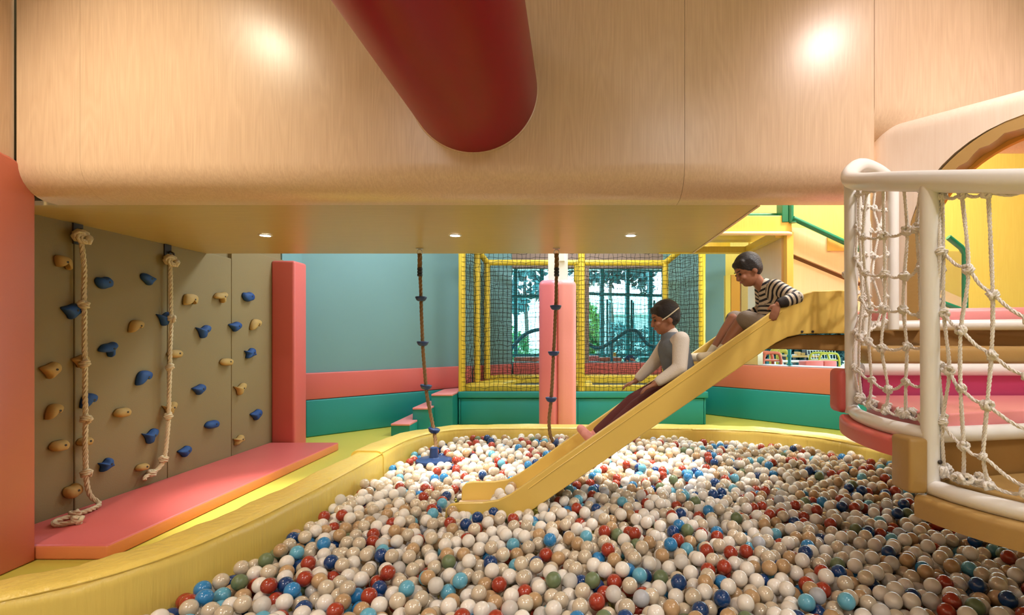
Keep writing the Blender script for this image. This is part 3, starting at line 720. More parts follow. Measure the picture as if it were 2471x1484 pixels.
wslab((1.80, 3.26), (2.9, 3.02), 1.38, 1.53, 'vinyl_brown', lab='brown riser')
def wt(path, r=.0315, nm='frame_tube', m='white_paint'): return part(nm, tubem([Vector(p) for p in path], r, 14), m, st, True)
wt([(x, y, 1.072) for x, y in A2]); wt([(1.385, 1.98, 1.072), (1.87, 2.075, 1.072), (2.9, 2.24, 1.072)])
wt([(x, y, .872) for x, y in A1]); wt([(1.50, 2.655, 1.285), (2.9, 2.625, 1.285)]); wt([(1.80, 3.23, 1.525), (1.88, 3.2, 1.525), (2.9, 2.78, 1.525)])
# outer edge pads
def edge_pad(path, z0, z1, w, m, d, lab): part('edge_pad', sweep_pad(off(path, d), w, z0, z1, .022), m, st, True, lab)
edge_pad(A2[:-5], .972, 1.046, .11, 'vinyl_pink', -.012, 'pink curved edge pad')
edge_pad(A1, .762, .846, .12, 'vinyl_tan', -.012, 'tan curved edge pad')
part('edge_pad', boxm(1.405, 1.475, 2.70, 2.82, 1.05, 1.285, .03, 3), 'vinyl_pink', st, True, 'upright pink pad by the slide')
part('edge_pad', boxm(1.288, 1.362, 1.955, 2.075, .850, 1.062, .014, 3), 'vinyl_tan', st, True, 'upright tan pad between the two lower treads')
for x, y in ((2.3, 1.9), (2.3, 2.5), (2.85, 1.6), (2.6, 3.3)): wt([(x, y, .003), (x, y, .80 if y < 2.2 else 1.05)], .04, 'support_leg', 'steel_dark')
# posts and rail
P1, P2 = (1.47, 2.70), (1.385, 1.98)
wt([(*P1, 1.05), (P1[0]-.005, P1[1], 2.28)], .0315, 'post'); wt([(*P2, .86), (P2[0]-.005, P2[1], 2.05)], .0325, 'post')
wt([(1.745, 3.05, 1.28), (1.745, 3.05, 2.40)], .024, 'post'); wt([(1.955, 3.12, 1.5), (1.955, 3.12, 2.36)], .03, 'post')
rail = catmull([(2.0, 3.20, 2.42), (1.86, 3.13, 2.475), (1.70, 3.02, 2.47), (1.54, 2.84, 2.37), (1.455, 2.68, 2.282), (1.385, 2.45, 2.20), (1.36, 2.2, 2.125), (1.385, 1.98, 2.058), (1.46, 1.76, 1.99), (1.62, 1.56, 1.93), (1.95, 1.36, 1.87)], 8)
part('hand_rail', tubem(rail, .042, 16), 'white_paint', st, True)
for p in (P2, P1):
    bm = bmesh.new(); lathe(bm, [(.007, 0), (.009, -.006), (.004, -.009)], (p[0]+.012, p[1]-.030, .975), 10, 'Y'); part('bolt', bm, 'steel_dark', st)

K_NET = knot_mesh('knot', .0078, 'rope_white')
def rope_net(label, bottom, topp, cols, rows, sagf, gather=True, slack=.0):
    """bottom/topp: lists of points (same param); cords are separate parts"""
    o0 = Vector(bottom[len(bottom)//2]); t = thing('rope_net', label, 'net', 'white rope nets of the stair railing', o0)
    def at(path, s):
        k = s*(len(path)-1); i = min(int(k), len(path)-2); return Vector(path[i]).lerp(Vector(path[i+1]), k-i)
    N = [[None]*len(cols) for _ in range(rows+1)]
    for j in range(rows+1):
        for i, s in enumerate(cols):
            h = j/rows; p = at(bottom, s).lerp(at(topp, s), h)
            if 0 < j < rows: p += Vector((random.gauss(0, .012), random.gauss(0, .012), -sagf*math.sin(PI*s)+slack*s+random.gauss(0, .012)))
            N[j][i] = p-o0
    for i in range(len(cols)):
        obj('net_cord', ropem(catmull([N[j][i] for j in range(rows+1)], 5), .0068, sides=4), 'rope_white', t, True)
    for j in range(rows+1):
        path = [N[j][i] for i in range(len(cols))]
        mid = []
        for i, p in enumerate(path):
            mid.append(p)
            if i < len(path)-1: mid.append((p+path[i+1])/2+Vector((0, 0, -.012)))
        obj('net_cord', ropem(catmull(mid, 4), .0065, sides=4), 'rope_white', t, True)
        for i, p in enumerate(path):
            k = bpy.data.objects.new('knot', K_NET); link(k, t); k.location = p; k.rotation_euler = (random.uniform(0, 6), random.uniform(0, 6), random.uniform(0, 6))
            s = random.uniform(.95, 1.25); k.scale = (s, s, s)
            if gather and j == 0:
                for q in range(2):
                    k = bpy.data.objects.new('knot', K_NET); link(k, t); k.location = p+Vector((random.gauss(0, .018), random.gauss(0, .018), random.uniform(-.005, .02))); k.rotation_euler = (random.uniform(0, 6), random.uniform(0, 6), random.uniform(0, 6)); k.scale = (1.3, 1.3, 1.3)
    return t
def sub(path, z, d=0): return [(x, y, z) for x, y in off(path, d)]
railA = [Vector((x, y, 0)) for x, y in off(A2, .02)]
topA = [(p.x, p.y, 2.235-.18*k/(len(railA)-1)-.03) for k, p in enumerate(railA)]
rope_net('white knotted rope net between the two front railing posts', sub(A2, 1.13, .03), topA, [.02, .14, .30, .50, .70, .86, .97], 6, .05)
bB = [(x, y, .93) for x, y in off(A1, .03)][1:24]; tB = [(x+.01, y, 2.03-.10*k/22-.035) for k, (x, y) in enumerate(off(A1, .01)[1:24])]
rope_net('white rope net with wide meshes right of the thick railing post', bB, tB, [.0, .04, .19, .36, .58, .85], 5, .04, slack=-.30)
bC = [(1.49, 2.74, 1.36), (1.62, 2.95, 1.42), (1.76, 3.05, 1.5), (1.93, 3.12, 1.56)]; tC = [(1.49, 2.74, 2.25), (1.62, 2.95, 2.36), (1.76, 3.05, 2.42), (1.93, 3.12, 2.38)]
rope_net('white rope net at the back of the stair beside the archway', bC, tC, [.03, .15, .28, .42, .55, .68, .80, .92], 6, .02, gather=False)

# archway wall at 45 degrees
aw = thing('arch_wall', 'light wood archway wall with tan padded opening at the upper right', 'archway', None, (2.02, 3.2, 1.5))
dx, dy = .41/.606, -.446/.606
nx_, ny_ = -dy, dx       # away from the viewer: (0.736,0.677)
def aw_pt(s, z, d): return Vector((s*dx+d*nx_, s*dy+d*ny_, z-1.5))
CX, RA, RB, ZC = .72, .66, .70, 1.965
outer = [(-.17, 1.5)]
for k in range(9):
    a = PI-(PI/2)*k/8; outer.append((-.02+.15*math.cos(a), 2.665+.15*math.sin(a)))
outer += [(2.3, 2.815), (2.3, 1.5), (CX+RA, 1.5)]
arch = []
for k in range(25):
    a = PI*k/24; c_, s_ = math.cos(a), math.sin(a); arch.append((CX+RA*math.copysign(abs(c_)**.92, c_), ZC+RB*s_**.92))
bm = bmesh.new(); pl = outer+arch+[(CX-RA, 1.5)]
fa = [bm.verts.new(aw_pt(s, z, 0)) for s, z in pl]; fb = [bm.verts.new(aw_pt(s, z, .20)) for s, z in pl]
f1 = bm.faces.new(fa); f2 = bm.faces.new(fb[::-1]); n = len(pl)
for i in range(n): bm.faces.new((fa[i], fb[i], fb[(i+1) % n], fa[(i+1) % n]))
bmesh.ops.recalc_face_normals(bm, faces=bm.faces[:])
ed = [e for e in bm.edges if e in f1.edges[:] and all(v.index < 0 or True for v in e.verts)]
oset = set(fa[:11]); ed = [e for e in f1.edges if e.verts[0] in oset and e.verts[1] in oset]
bmesh.ops.bevel(bm, geom=ed, offset=.09, segments=6, profile=.5, affect='EDGES', clamp_overlap=True)
o = obj('wood_face', bm, 'wood_pink', aw, True)
def arch_ring(r_in, r_out, d0, d1, wob=0.):
    bm = bmesh.new(); rings = []; full = [(CX+RA, 1.5, 0)]+[(CX+RA*math.cos(PI*k/48), ZC+RB*math.sin(PI*k/48), k) for k in range(49)]+[(CX-RA, 1.5, 48)]
    for (s, z, k) in full:
        a = PI*k/48; ca, sa = math.cos(a), math.sin(a); zz = z
        cs = []
        wv = wob*(1+math.sin(k*1.9))*.5
        for rr, dd in ((r_out, d0), (r_in+wv, d0), (r_in-.012+wv, (d0+d1)/2), (r_in+wv*.3, d1), (r_out, d1)):
            cs.append(bm.verts.new(aw_pt(s-ca*rr, zz-sa*rr, dd)))
        rings.append(cs)
    for i in range(len(rings)-1):
        for k in range(5): bm.faces.new((rings[i][k], rings[i][(k+1) % 5], rings[i+1][(k+1) % 5], rings[i+1][k]))
    bmesh.ops.recalc_face_normals(bm, faces=bm.faces[:]); return bm
obj('arch_padding', arch_ring(.050, -.005, .004, .16, .02), 'vinyl_tan', aw, True)
obj('arch_edging', arch_ring(.075, .02, .158, .20), 'orange_wood', aw, True)

# ------------------------------------------------------------------ yellow play house and stair behind
ph = thing('yellow_playhouse', 'yellow upper walkway and stair panels behind the slide', 'playhouse', None, (1.9, 4.6, 1.5))
def pp(name, bm, m, sm=False, lab=None): return part(name, bm, m, ph, sm, lab)
pp('walkway_fascia', boxm(.9, 1.925, 4.50, 4.56, 2.385, 2.53, .006), 'wood_yellow')
pp('nosing', tubem([(.9, 4.485, 2.368), (1.88, 4.485, 2.368), (1.915, 4.50, 2.368)], .018, 10), 'wood_cream', True)
pp('soffit_frame', boxm(.9, 1.80, 5.36, 5.45, 2.345, 2.41), 'wood_yellow'); pp('soffit_frame', boxm(1.80, 1.885, 4.56, 5.45, 2.345, 2.41), 'wood_yellow')
pp('walkway_deck', boxm(.9, 1.925, 4.56, 5.46, 2.47, 2.53), 'wood_yellow')
pp('inner_wall', boxm(1.86, 1.885, 4.57, 5.45, 1.5, 2.344), 'wood_pale')
pp('corner_upright', boxm(1.875, 1.935, 4.49, 4.56, 1.5, 2.384, .004), 'paint_yellow')
pp('back_wall', boxm(1.90, 6.6, 5.5, 5.56, 1.5, CEIL), 'wood_yellow')
pp('back_wall', boxm(.9, 1.9, 6.2, 6.26, 2.53, CEIL), 'wood_yellow')
# stair sides falling to the right
sp = [(1.935, 2.44), (2.32, 2.40), (3.4, 1.78), (3.4, 1.5), (1.935, 1.5)]
pp('stringer_panel', prism([(1.936, 2.43), (2.06, 2.425), (3.5, 1.78), (3.5, 1.55), (1.936, 2.20)], (4.53, 4.57), 0, 2, 'XZ'), 'wood_cream')
pp('lower_panel', prism([(1.936, 2.165), (3.5, 1.515), (3.5, 1.5), (1.936, 1.5)], (4.55, 4.57), 0, 2, 'XZ'), 'wood_cream')
pp('shadow_gap_strip', prism([(1.936, 2.20), (3.5, 1.55), (3.5, 1.515), (1.936, 2.165)], (4.56, 4.57), 0, 2, 'XZ'), 'gap_brown')
pp('step_end', boxm(2.25, 2.45, 4.515, 4.53, 2.22, 2.36), 'wood_yellow')
gr = thing('green_railing', 'green painted tube railing above the yellow walkway and stair', 'railing', None, (1.9, 4.55, 2.4))
def gp(name, bm, sm=True): return part(name, bm, 'green_paint', gr, sm)
gp('rail_tube', tubem([(.9, 4.60, 2.555), (1.86, 4.60, 2.555)], .02, 10)); gp('bracket', boxm(1.835, 1.89, 4.49, 4.62, 2.47, 2.72, .004), False)
gp('post', tubem([(1.915, 4.50, 2.47), (1.915, 4.50, 3.3)], .024, 12)); gp('base_ring', tubem([(1.93, 4.49, 2.462), (1.93, 4.49, 2.474)], .034, 12))
gp('rail_tube', tubem([(1.925, 4.48, 2.50), (3.02, 4.48, 1.99), (3.05, 4.48, 1.95), (3.06, 4.48, 1.6)], .024, 10))
gp('rail_tube', tubem([(2.9, 3.95, 2.23), (3.00, 3.95, 2.15), (3.03, 3.95, 2.10), (3.03, 3.95, 1.632)], .022, 10))
part('clear_panel', boxm(2.80, 3.0, 3.945, 3.955, 1.68, 2.12), 'acrylic', gr)
gp('rail_tube', tubem([(2.80, 3.95, 1.74), (3.02, 3.95, 1.66)], .02, 8))

# ------------------------------------------------------------------ hall and garden beyond the openings
struct('floor_hall', prism([(-6, 10.32), (7.0, 10.32), (7.0, 5.8), (14, 5.8), (14, 18), (-6, 18)], (.2, .28)), 'hall_floor', 'grey-blue floor of the hall beyond the window openings', 'floor')
struct('ceiling_hall', boxm(-6, 3.2, 10.32, 13.6, 3.25, 3.35), 'ceiling_white', 'white ceiling of the hall beyond the trampoline', 'ceiling')
struct('ceiling_cafe', prism([(3.3, 10.32), (7.2, 6.2), (14, 6.2), (14, 14), (3.3, 14)], (3.25, 3.35)), 'ceiling_white', 'white ceiling of the cafe beyond the right opening', 'ceiling')
struct('ground', boxm(-40, 50, 18, 60, -.1, .2), 'ground', 'green garden ground outside the windows', 'ground')
WN = [0]
def window(p, q, z0, z1, mull, trans, label, casements=()):
    """teal framed window wall from p to q with upright mullions at fractions"""
    WN[0] += 1
    t = bpy.data.objects.new(f'window_{WN[0]}', None); link(t); t.location = (p[0], p[1], 0); t.rotation_euler = (0, 0, math.atan2(q[1]-p[1], q[0]-p[0])); meta(t, label, 'window', None, 'structure')
    L = math.hypot(q[0]-p[0], q[1]-p[1])
    def fr(x0, x1, a, b, d=.05): obj('window_frame', boxm(x0, x1, -d, d, a, b), 'teal_frame', t)
    fr(-.05, L+.05, z0-.06, z0); fr(-.05, L+.05, z1, z1+.1); fr(-.06, 0, z0, z1); fr(L, L+.06, z0, z1)
    xs = [0]+[m*L for m in mull]+[L]
    for m in mull: fr(m*L-.045, m*L+.045, z0, z1)
    for a, b in zip(xs, xs[1:]):
        zs = [z0]+list(trans)+[z1]
        for z in trans: fr(a+.045, b-.045, z-.035, z+.035, .045)
        for c, d in zip(zs, zs[1:]): obj('pane', boxm(a+.045, b-.045, -.004, .004, c+.03, d-.03), 'glass', t)
    for (a, b, c, d) in casements:   # open casement leaf, hinged outwards
        cs = obj('casement', boxm(0, .04, 0, .55, c, d), 'teal_frame', t); cs.location = (a*L, 0, 0); cs.rotation_euler = (0, 0, -.5)
        cs.data.clear_geometry(); bmx = bmesh.new()
        box(bmx, 0, .05, 0, .05, c, d); box(bmx, 0, .05, b-.05, b, c, d); box(bmx, 0, .05, 0, b, c, c+.05); box(bmx, 0, .05, 0, b, d-.05, d); bmx.to_mesh(cs.data); bmx.free()
    return t
window((-2.4, 13.0), (.15, 13.0), .45, 3.22, (.36, .62), (2.50, 1.0), 'teal framed garden window seen left of the pink column')
window((.15, 13.0), (3.0, 13.9), .45, 3.22, (.20, .44, .66, .88), (2.58, 1.0), 'teal framed garden window with open casements right of the pink column', ((.24, .62, 1.0, 2.45), (.47, .62, 1.0, 2.45), (.69, .62, 1.0, 2.45)))
struct('wall_hall_right', boxm(3.05, 3.3, 10.6, 14.0, .2, 3.3), 'wall_white', 'pale wall at the right end of the far hall')
struct('wall_hall_left', boxm(-2.65, -2.45, 10.32, 13.1, .2, 3.3), 'wall_white', 'pale wall at the left end of the far hall')
# wavy teal pipe rail
YP = 11.6
wp = [P(1232, 870, YP), P(1233, 845, YP), P(1248, 825, YP), P(1270, 805, YP), P(1297, 796, YP), P(1330, 795, YP), P(1375, 808, YP), P(1410, 824, YP), P(1432, 837, YP), P(1452, 838, YP), P(1478, 823, YP), P(1505, 804, YP), P(1522, 797, YP), P(1538, 800, YP), P(1552, 818, YP), P(1565, 832, YP), P(1582, 837, YP), P(1600, 838, YP)]
t = thing('wavy_rail', 'dark teal pipe rail bent in waves in the hall beyond the trampoline', 'railing', None, (0, YP, .28))
part('rail_tube', tubem(catmull(wp, 6), .042, 10), 'teal_pipe', t, True)
for u, v in ((1233, 850), (1476, 828), (1330, 797), (1585, 838)):
    q = P(u, v, YP); part('post', tubem([Vector((q.x, YP, .28)), q], .035, 10), 'teal_pipe', t, True)
def bench(label, u0, u1, v0, v1, Y, m, dp=.4):
    a, b = P(u0, v0, Y), P(u1, v1, Y); t = thing('hall_bench', label, 'bench', 'benches in the far hall', ((a.x+b.x)/2, Y, .28)); w = abs(b.x-a.x)/2
    obj('seat', boxm(-w, w, 0, dp, a.z-.28-.12, a.z-.28, .02), m, t, True); obj('base', boxm(-w+.05, w-.05, .05, dp-.05, .0, a.z-.28-.12), 'white_paint', t)
bench('low red bench at the left of the far hall', 1240, 1300, 862, 872, 12.2, 'coral'); bench('red block bench beyond the middle cage post', 1418, 1446, 859, 870, 12.0, 'vinyl_pink'); bench('long red bench beyond the wavy rail', 1446, 1500, 863, 872, 12.4, 'coral')
bench('green bench at the right of the far hall', 1545, 1600, 862, 872, 12.3, 'vinyl_green')
meta(obj('toy_block', boxm(P(1480, 0, 12.4).x, P(1487, 0, 12.4).x, 12.41, 12.5, .992, 1.09, .01), 'orange_wood'), 'small orange toy block on the red hall bench', 'toy')
t = thing('toy_pile', 'dark round climbing toy with red balls in the far hall', 'toy', None, P(1520, 870, 11.9)); t.location.z = .281
for k in range(5):
    bm = bmesh.new(); a = k*PI/5; tube(bm, [Vector((.13*math.cos(b)*math.cos(a), .13*math.cos(b)*math.sin(a), .56+.20*max(math.sin(b), -.2)+.0)) for b in np.linspace(-.3, PI+.3, 14)], .014, 6); obj('hoop', bm, 'plastic_navy', t, True)
obj('stand', boxm(-.16, .16, -.14, .14, 0, .52, .02), 'steel_dark', t)
for k in range(5):
    bm = bmesh.new(); bmesh.ops.create_uvsphere(bm, u_segments=10, v_segments=8, radius=.035); o = obj('red_ball', bm, 'coral', t, True); o.location = (.10*math.cos(k*1.3), -.10, .57+.05*math.sin(k*2.1)+.05)

# cafe beyond the right opening
def at_c(u, v, Y): return P(u, v, Y)
t = thing('teal_post', 'slim teal post with a collar standing at the cafe opening', 'post', None, (P(1905, 0, 8.95).x, 8.95, .97)); 
obj('shaft', tubem([(0, 0, 0), (0, 0, 1.6)], .028, 12), 'teal_frame', t, True); obj('collar', tubem([(0, 0, .14), (0, 0, .18)], .042, 12), 'teal_frame', t, True); obj('foot', tubem([(0, 0, 0), (0, 0, .03)], .05, 12), 'teal_frame', t, True)
struct('trim_3', wallslab(rw(2.80), rw(6.65), .42, .90, .972), 'steel', 'grey ledge along the bottom of the cafe opening', 'sill')
def cafe_table():
    Y = 11.2; a, b = P(1898, 857, Y), P(1962, 857, Y); cx = (a.x+b.x)/2; w = (b.x-a.x)/2; z = a.z
    t = thing('cafe_table', 'wooden cafe table with boxes on it beyond the opening', 'table', None, (cx, Y, .28))
    obj('tabletop', boxm(-w, w, -.3, .35, z-.28-.04, z-.28, .01), 'box_wood', t)
    for sx in (-1, 1):
        for sy in (-1, 1): obj('leg', boxm(sx*(w-.06)-.02, sx*(w-.06)+.02, sy*.25-.02, sy*.25+.02, 0, z-.32), 'steel_dark', t)
    def it(nm, u0, u1, h, m, lab, cat, y=0):
        p, q = P(u0, 857, Y), P(u1, 857, Y); meta(obj(nm, boxm(p.x, q.x, Y-.1+y, Y+.08+y, z+.001, z+.001+h, .006), m), lab, cat)
    it('wooden_box', 1920, 1927.5, .075, 'box_wood', 'small square wooden box on the cafe table', 'box'); it('paper_box', 1928.5, 1938, .055, 'hold_tan', 'flat tan carton on the cafe table', 'box'); it('dark_folder', 1939, 1951, .12, 'book_dark', 'dark upright folder on the cafe table', 'folder')
    it('white_plate', 1914, 1919.5, .015, 'white_paint', 'white dish at the end of the cafe table', 'dish')
cafe_table()
def frame_chair(label, u0, u1, v0, v1, Y, m, r=.025, nlegs=2, dp=.4):
    a, b = P(u0, v0, Y), P(u1, v0, Y); cx = (a.x+b.x)/2; w = (b.x-a.x)/2; zt = a.z-.28; zs = P(0, v1, Y).z-.28
    t = thing('cafe_chair', label, 'chair', 'cafe chairs beyond the opening', (cx, Y, .28))
    for y in (0, dp):
        obj('hoop_frame', tubem(catmull([(-w, y, 0), (-w, y, zt*.75), (-w*.85, y, zt*.95), (-w*.5, y, zt), (w*.5, y, zt), (w*.85, y, zt*.95), (w, y, zt*.75), (w, y, 0)], 4), r, 8), m, t, True)
    obj('seat', boxm(-w, w, 0, dp, zs-.03, zs, .01), m, t)
frame_chair('lime tubular chair frame at the right of the cafe opening', 1976, 2026, 853, 868, 9.9, 'lime', .022)
frame_chair('mustard speckled arch chair behind the teal post', 1877, 1899, 847, 868, 11.9, 'mustard', .05)
frame_chair('coral armrest chair at the left of the cafe opening', 1842, 1885, 852, 868, 9.6, 'coral', .03)
for i, (a, b) in enumerate(((1944, 1988), (1989, 2020))):
    p, q = P(a, 875, 9.3), P(b, 875, 9.3); meta(obj('seat_cushion', boxm(p.x, q.x, 9.3, 9.6, .28, p.z+.03, .02, 3), 'vinyl_pink', None, True), ('wider' if i == 0 else 'narrower')+' pink block seat behind the cafe ledge', 'seat')
t = thing('wire_chair', 'white wire basket chair behind the lime chair', 'chair', None, (P(2008, 0, 10.3).x, 10.3, .28))
for k in range(11):
    x = -.26+.052*k; obj('wire', tubem(catmull([(x, 0, .50), (x, .30, .52), (x*1.1, .42, .75), (x*1.15, .50, 1.08)], 4), .006, 5), 'white_wire', t)
for k in range(7):
    s = k/6; obj('wire', tubem([(-.28-.03*s, .36+.14*s, .55+.53*s), (.28+.03*s, .36+.14*s, .55+.53*s)], .006, 5), 'white_wire', t)
for sx in (-.2, .2): obj('leg', tubem([(sx, .2, .5), (sx*1.2, .2, 0)], .012, 6), 'white_wire', t)
t = thing('low_table', 'pale glass-topped low table just behind the cafe ledge', 'table', None, (P(1915, 0, 9.75).x, 9.9, .28)); obj('tabletop', boxm(-.27, .27, -.25, .25, .70, .725, .01), 'white_wire', t)
for sx in (-.2, .2): obj('leg', tubem([(sx, 0, 0), (sx, 0, .7)], .025, 8), 'teal_frame', t)

def leaf_blob(n, c, r, size):
    n = int(n); d = rng.normal(size=(n, 3)); d /= np.linalg.norm(d, axis=1)[:, None]; rad = rng.uniform(.45, 1, n)**.6
    lump = 1+.25*np.sin(d[:, 0]*5+d[:, 2]*4)+.15*np.sin(d[:, 1]*9)
    cen = np.array(c)+d*np.array(r)*(rad*lump)[:, None]
    a = rng.normal(size=(n, 3)); a /= np.linalg.norm(a, axis=1)[:, None]; b = np.cross(a, rng.normal(size=(n, 3))); b /= np.linalg.norm(b, axis=1)[:, None]
    s = size*rng.uniform(.6, 1.3, n)[:, None]
    V = np.stack([cen-a*s, cen+b*s*.45, cen+a*s, cen-b*s*.45], 1).reshape(-1, 3)
    me = bpy.data.meshes.new('foliage'); me.from_pydata(V.tolist(), [], [(4*i, 4*i+1, 4*i+2, 4*i+3) for i in range(n)]); return me
def tree(name, label, base, blobs, m, size=.10, trunk=.10, h=3):
    t = thing(name, label, 'tree' if 'tree' in name else 'shrub', 'plants outside the windows', base)
    for (c, r, n) in blobs:
        o = obj('foliage', leaf_blob(n, c, r, size), m, t); o['kind'] = 'stuff'
    obj('trunk', tubem(catmull([(0, 0, 0), (.05, 0, h*.4), (-.04, .03, h*.75), (.06, 0, h)], 4), [trunk*(1-.5*k/12) for k in range(13)], 8), 'bark', t, True)
def tx(u, Y): return (u-CU)/F*Y
tree('garden_tree', 'loose teal-green tree outside the left window', (tx(1268, 19), 19, .2), [((.0, 0, 3.4), (.75, .8, .9), 420), ((-.35, 0, 2.5), (.5, .5, .35), 200), ((.3, 0, 4.2), (.8, .7, .5), 260)], 'leaf_teal', .16, .09, 4)
tree('garden_tree', 'tree with hanging branches over the right window top', (tx(1475, 20), 20, .2), [((0, 0, 4.0), (1.5, .8, .65), 1000), ((1.1, 0, 3.7), (.5, .5, .5), 240), ((-.8, 0, 4.4), (1.2, .8, .6), 500)], 'leaf_dark', .15, .1, 4)
tree('garden_tree', 'slim bare-stemmed tree at the right end of the window', (tx(1566, 21), 21, .2), [((0, 0, 4.1), (.35, .4, .5), 120), ((0, 0, 3.4), (.25, .3, .8), 90)], 'leaf_dark', .14, .06, 4.5)
tree('garden_shrub', 'bright green climber between column and casements', (tx(1426, 15.5), 15.5, .2), [((0, 0, 1.55), (.34, .3, .85), 1200), ((.05, 0, .9), (.4, .3, .5), 500)], 'leaf_light', .07, .04, 1.8)
tree('garden_shrub', 'light green shrub at the foot of the left window', (tx(1250, 15), 15, .2), [((0, 0, .95), (.35, .3, .55), 700)], 'leaf_light', .07, .03, 1)
tree('garden_shrub', 'dark teal hedge behind the open casements', (tx(1515, 18), 18, .2), [((0, 0, 1.0), (1.6, .5, .75), 2200)], 'leaf_teal', .09, .05, 1)
tree('garden_shrub', 'dark hedge below the right window', (tx(1440, 16), 16, .2), [((0, 0, .6), (.7, .4, .4), 900)], 'leaf_dark', .08, .04, .6)
tree('garden_shrub', 'dense green hedge behind the cafe table', (tx(1900, 15), 15, .28), [((-.6, 0, 1.2), (.9, .5, .8), 3600), ((.6, 0, 1.2), (.9, .5, .8), 3600)], 'leaf_teal', .13, .05, 1)
tree('garden_shrub', 'dark hedge behind the wire chair', (tx(2010, 14.2), 14.2, .28), [((0, 0, 1.2), (1.0, .5, .8), 3600)], 'leaf_dark', .13, .05, 1)
t = thing('neighbour_house', 'pale house wall beyond the garden hedge', 'house', None, (tx(1520, 30), 30, .2))
obj('wall', boxm(-4, 3.2, 0, 3, 0, 2.6), 'paving', t); obj('roof', prism([(-4.3, 2.6), (3.5, 2.6), (2.8, 3.3), (-3.6, 3.3)], (-.3, 3.3), 0, 2, 'XZ'), 'white_paint', t)
for x in (-2.4, -.6, 1.2): 
    w_ = obj('window', boxm(x, x+.9, -.03, .02, 1.0, 2.0), 'teal_frame', t); obj('pane', boxm(x+.06, x+.84, -.04, -.031, 1.06, 1.94), 'book_dark', w_)

# ------------------------------------------------------------------ the balls
D = .073; R_ = D/2
rim_in = []
allrim = cm2(rim[:-1]+rimB+rimC[1:]+rimD[1:-1], 4)
poly_np = np.array(allrim)
def inside(x, y):
    n = len(poly_np); j = n-1; c = False
    for i in range(n):
        xi, yi = poly_np[i]; xj, yj = poly_np[j]
        if (yi > y) != (yj > y) and x < (xj-xi)*(y-yi)/(yj-yi)+xi: c = not c
        j = i
    return c
def rimdist(x, y): return np.sqrt(((poly_np-(x, y))**2).sum(1)).min()
def zsurf(x, y): return .285+.018*(y-2.5)+.016*math.sin(x*2.1+1)+.014*math.sin(y*2.7+x)+.02*math.exp(-((x+1.0)**2+(y-5.2)**2)/.2)
slide_floor_x = [p[0] for p in floor_l]; slide_floor_z = [p[1] for p in floor_l]
cells = {}; CS = D*1.02
def near(x, y):
    ix, iy = int(math.floor(x/CS)), int(math.floor(y/CS)); o = []
    for a in (-1, 0, 1):
        for b in (-1, 0, 1): o += cells.get((ix+a, iy+b), ())
    return o
def rest(x, y, base):
    z = base
    for (a, b, c) in near(x, y):
        d2 = (a-x)**2+(b-y)**2
        if d2 < D*D:
            h = c+math.sqrt(D*D-d2)
            if h > z: z = h
    return z
xmin, xmax, ymin, ymax = -3.1, 3.2, 1.35, 5.7
# visible wedge of the pit only
cand = []
step_ = D*.93
for iy in range(int((ymax-ymin)/step_)+1):
    for ix in range(int((xmax-xmin)/step_)+1):
        cand.append((xmin+ix*step_+random.uniform(-.4, .4)*step_, ymin+iy*step_+random.uniform(-.4, .4)*step_))
ok = []
for (x, y) in cand:
    if not inside(x, y): continue
    if rimdist(x, y) < .17+R_*.8 and rimdist(x, y) < .19: continue
    if abs((x*F/y)) > 1800: continue
    ok.append((x, y))
balls = []
def try_add(x, y, zmax_off):
    base = zsurf(x, y)-R_-.055
    if -.90 < x < -.24 and SY0-.05 < y < SY1+.05: return   # slide foot lies here
    z = rest(x, y, base)
    for _ in range(5):                                     # roll to a lower resting place nearby
        best = (z, x, y)
        for k in range(6):
            a = random.uniform(0, 2*PI); nx2, ny2 = x+.35*D*math.cos(a), y+.35*D*math.sin(a)
            if -.93 < nx2 < -.21 and SY0-.055 < ny2 < SY1+.055: continue
            zz = rest(nx2, ny2, zsurf(nx2, ny2)-R_-.055)
            if zz < best[0]: best = (zz, nx2, ny2)
        if best[0] >= z-1e-6: break
        z, x, y = best
    if z > zsurf(x, y)+zmax_off: return
    if rimdist(x, y) < .185 or not inside(x, y): return
    if (x-P(1047, 1128, 4.7).x)**2+(y-4.7)**2 < .16**2 and z > .24: return
    balls.append((x, y, z)); cells.setdefault((int(math.floor(x/CS)), int(math.floor(y/CS))), []).append((x, y, z))
random.shuffle(ok)
for (x, y) in ok: try_add(x, y, .0)
random.shuffle(ok)
for (x, y) in ok: try_add(x+random.uniform(-.3, .3)*D, y+random.uniform(-.3, .3)*D, .012)
random.shuffle(ok)
for (x, y) in ok[:len(ok)//2]: try_add(x+random.uniform(-.5, .5)*D, y+random.uniform(-.5, .5)*D, .030)

def ballmat(name, col, rough=.3, metal=0., coat=.0, rnd=.06): return mat(name, col, rough, metal, coat=coat, rnd=rnd)
ballmat('ball_white', (.87, .80, .72), .22, 0, .45); ballmat('ball_pearl', (.68, .57, .43), .20, .10, .5, .10); ballmat('ball_tan', (.53, .34, .18), .25, .05, .4, .08)
ballmat('ball_red', (.38, .045, .022), .22, 0, .4); ballmat('ball_navy', (.006, .05, .19), .2, 0, .45); ballmat('ball_blue', (.03, .24, .55), .2, 0, .4); ballmat('ball_sky', (.13, .42, .58), .22, 0, .4)
ballmat('ball_sage', (.15, .20, .10), .35); ballmat('ball_grey', (.45, .46, .50), .35)
m = glassy('ball_clear', (.93, .93, .93), .0)
nt = m.node_tree; nt.nodes.clear(); mo = nt.nodes.new('ShaderNodeOutputMaterial'); tr = nt.nodes.new('ShaderNodeBsdfTransparent'); pb = nt.nodes.new('ShaderNodeBsdfPrincipled')
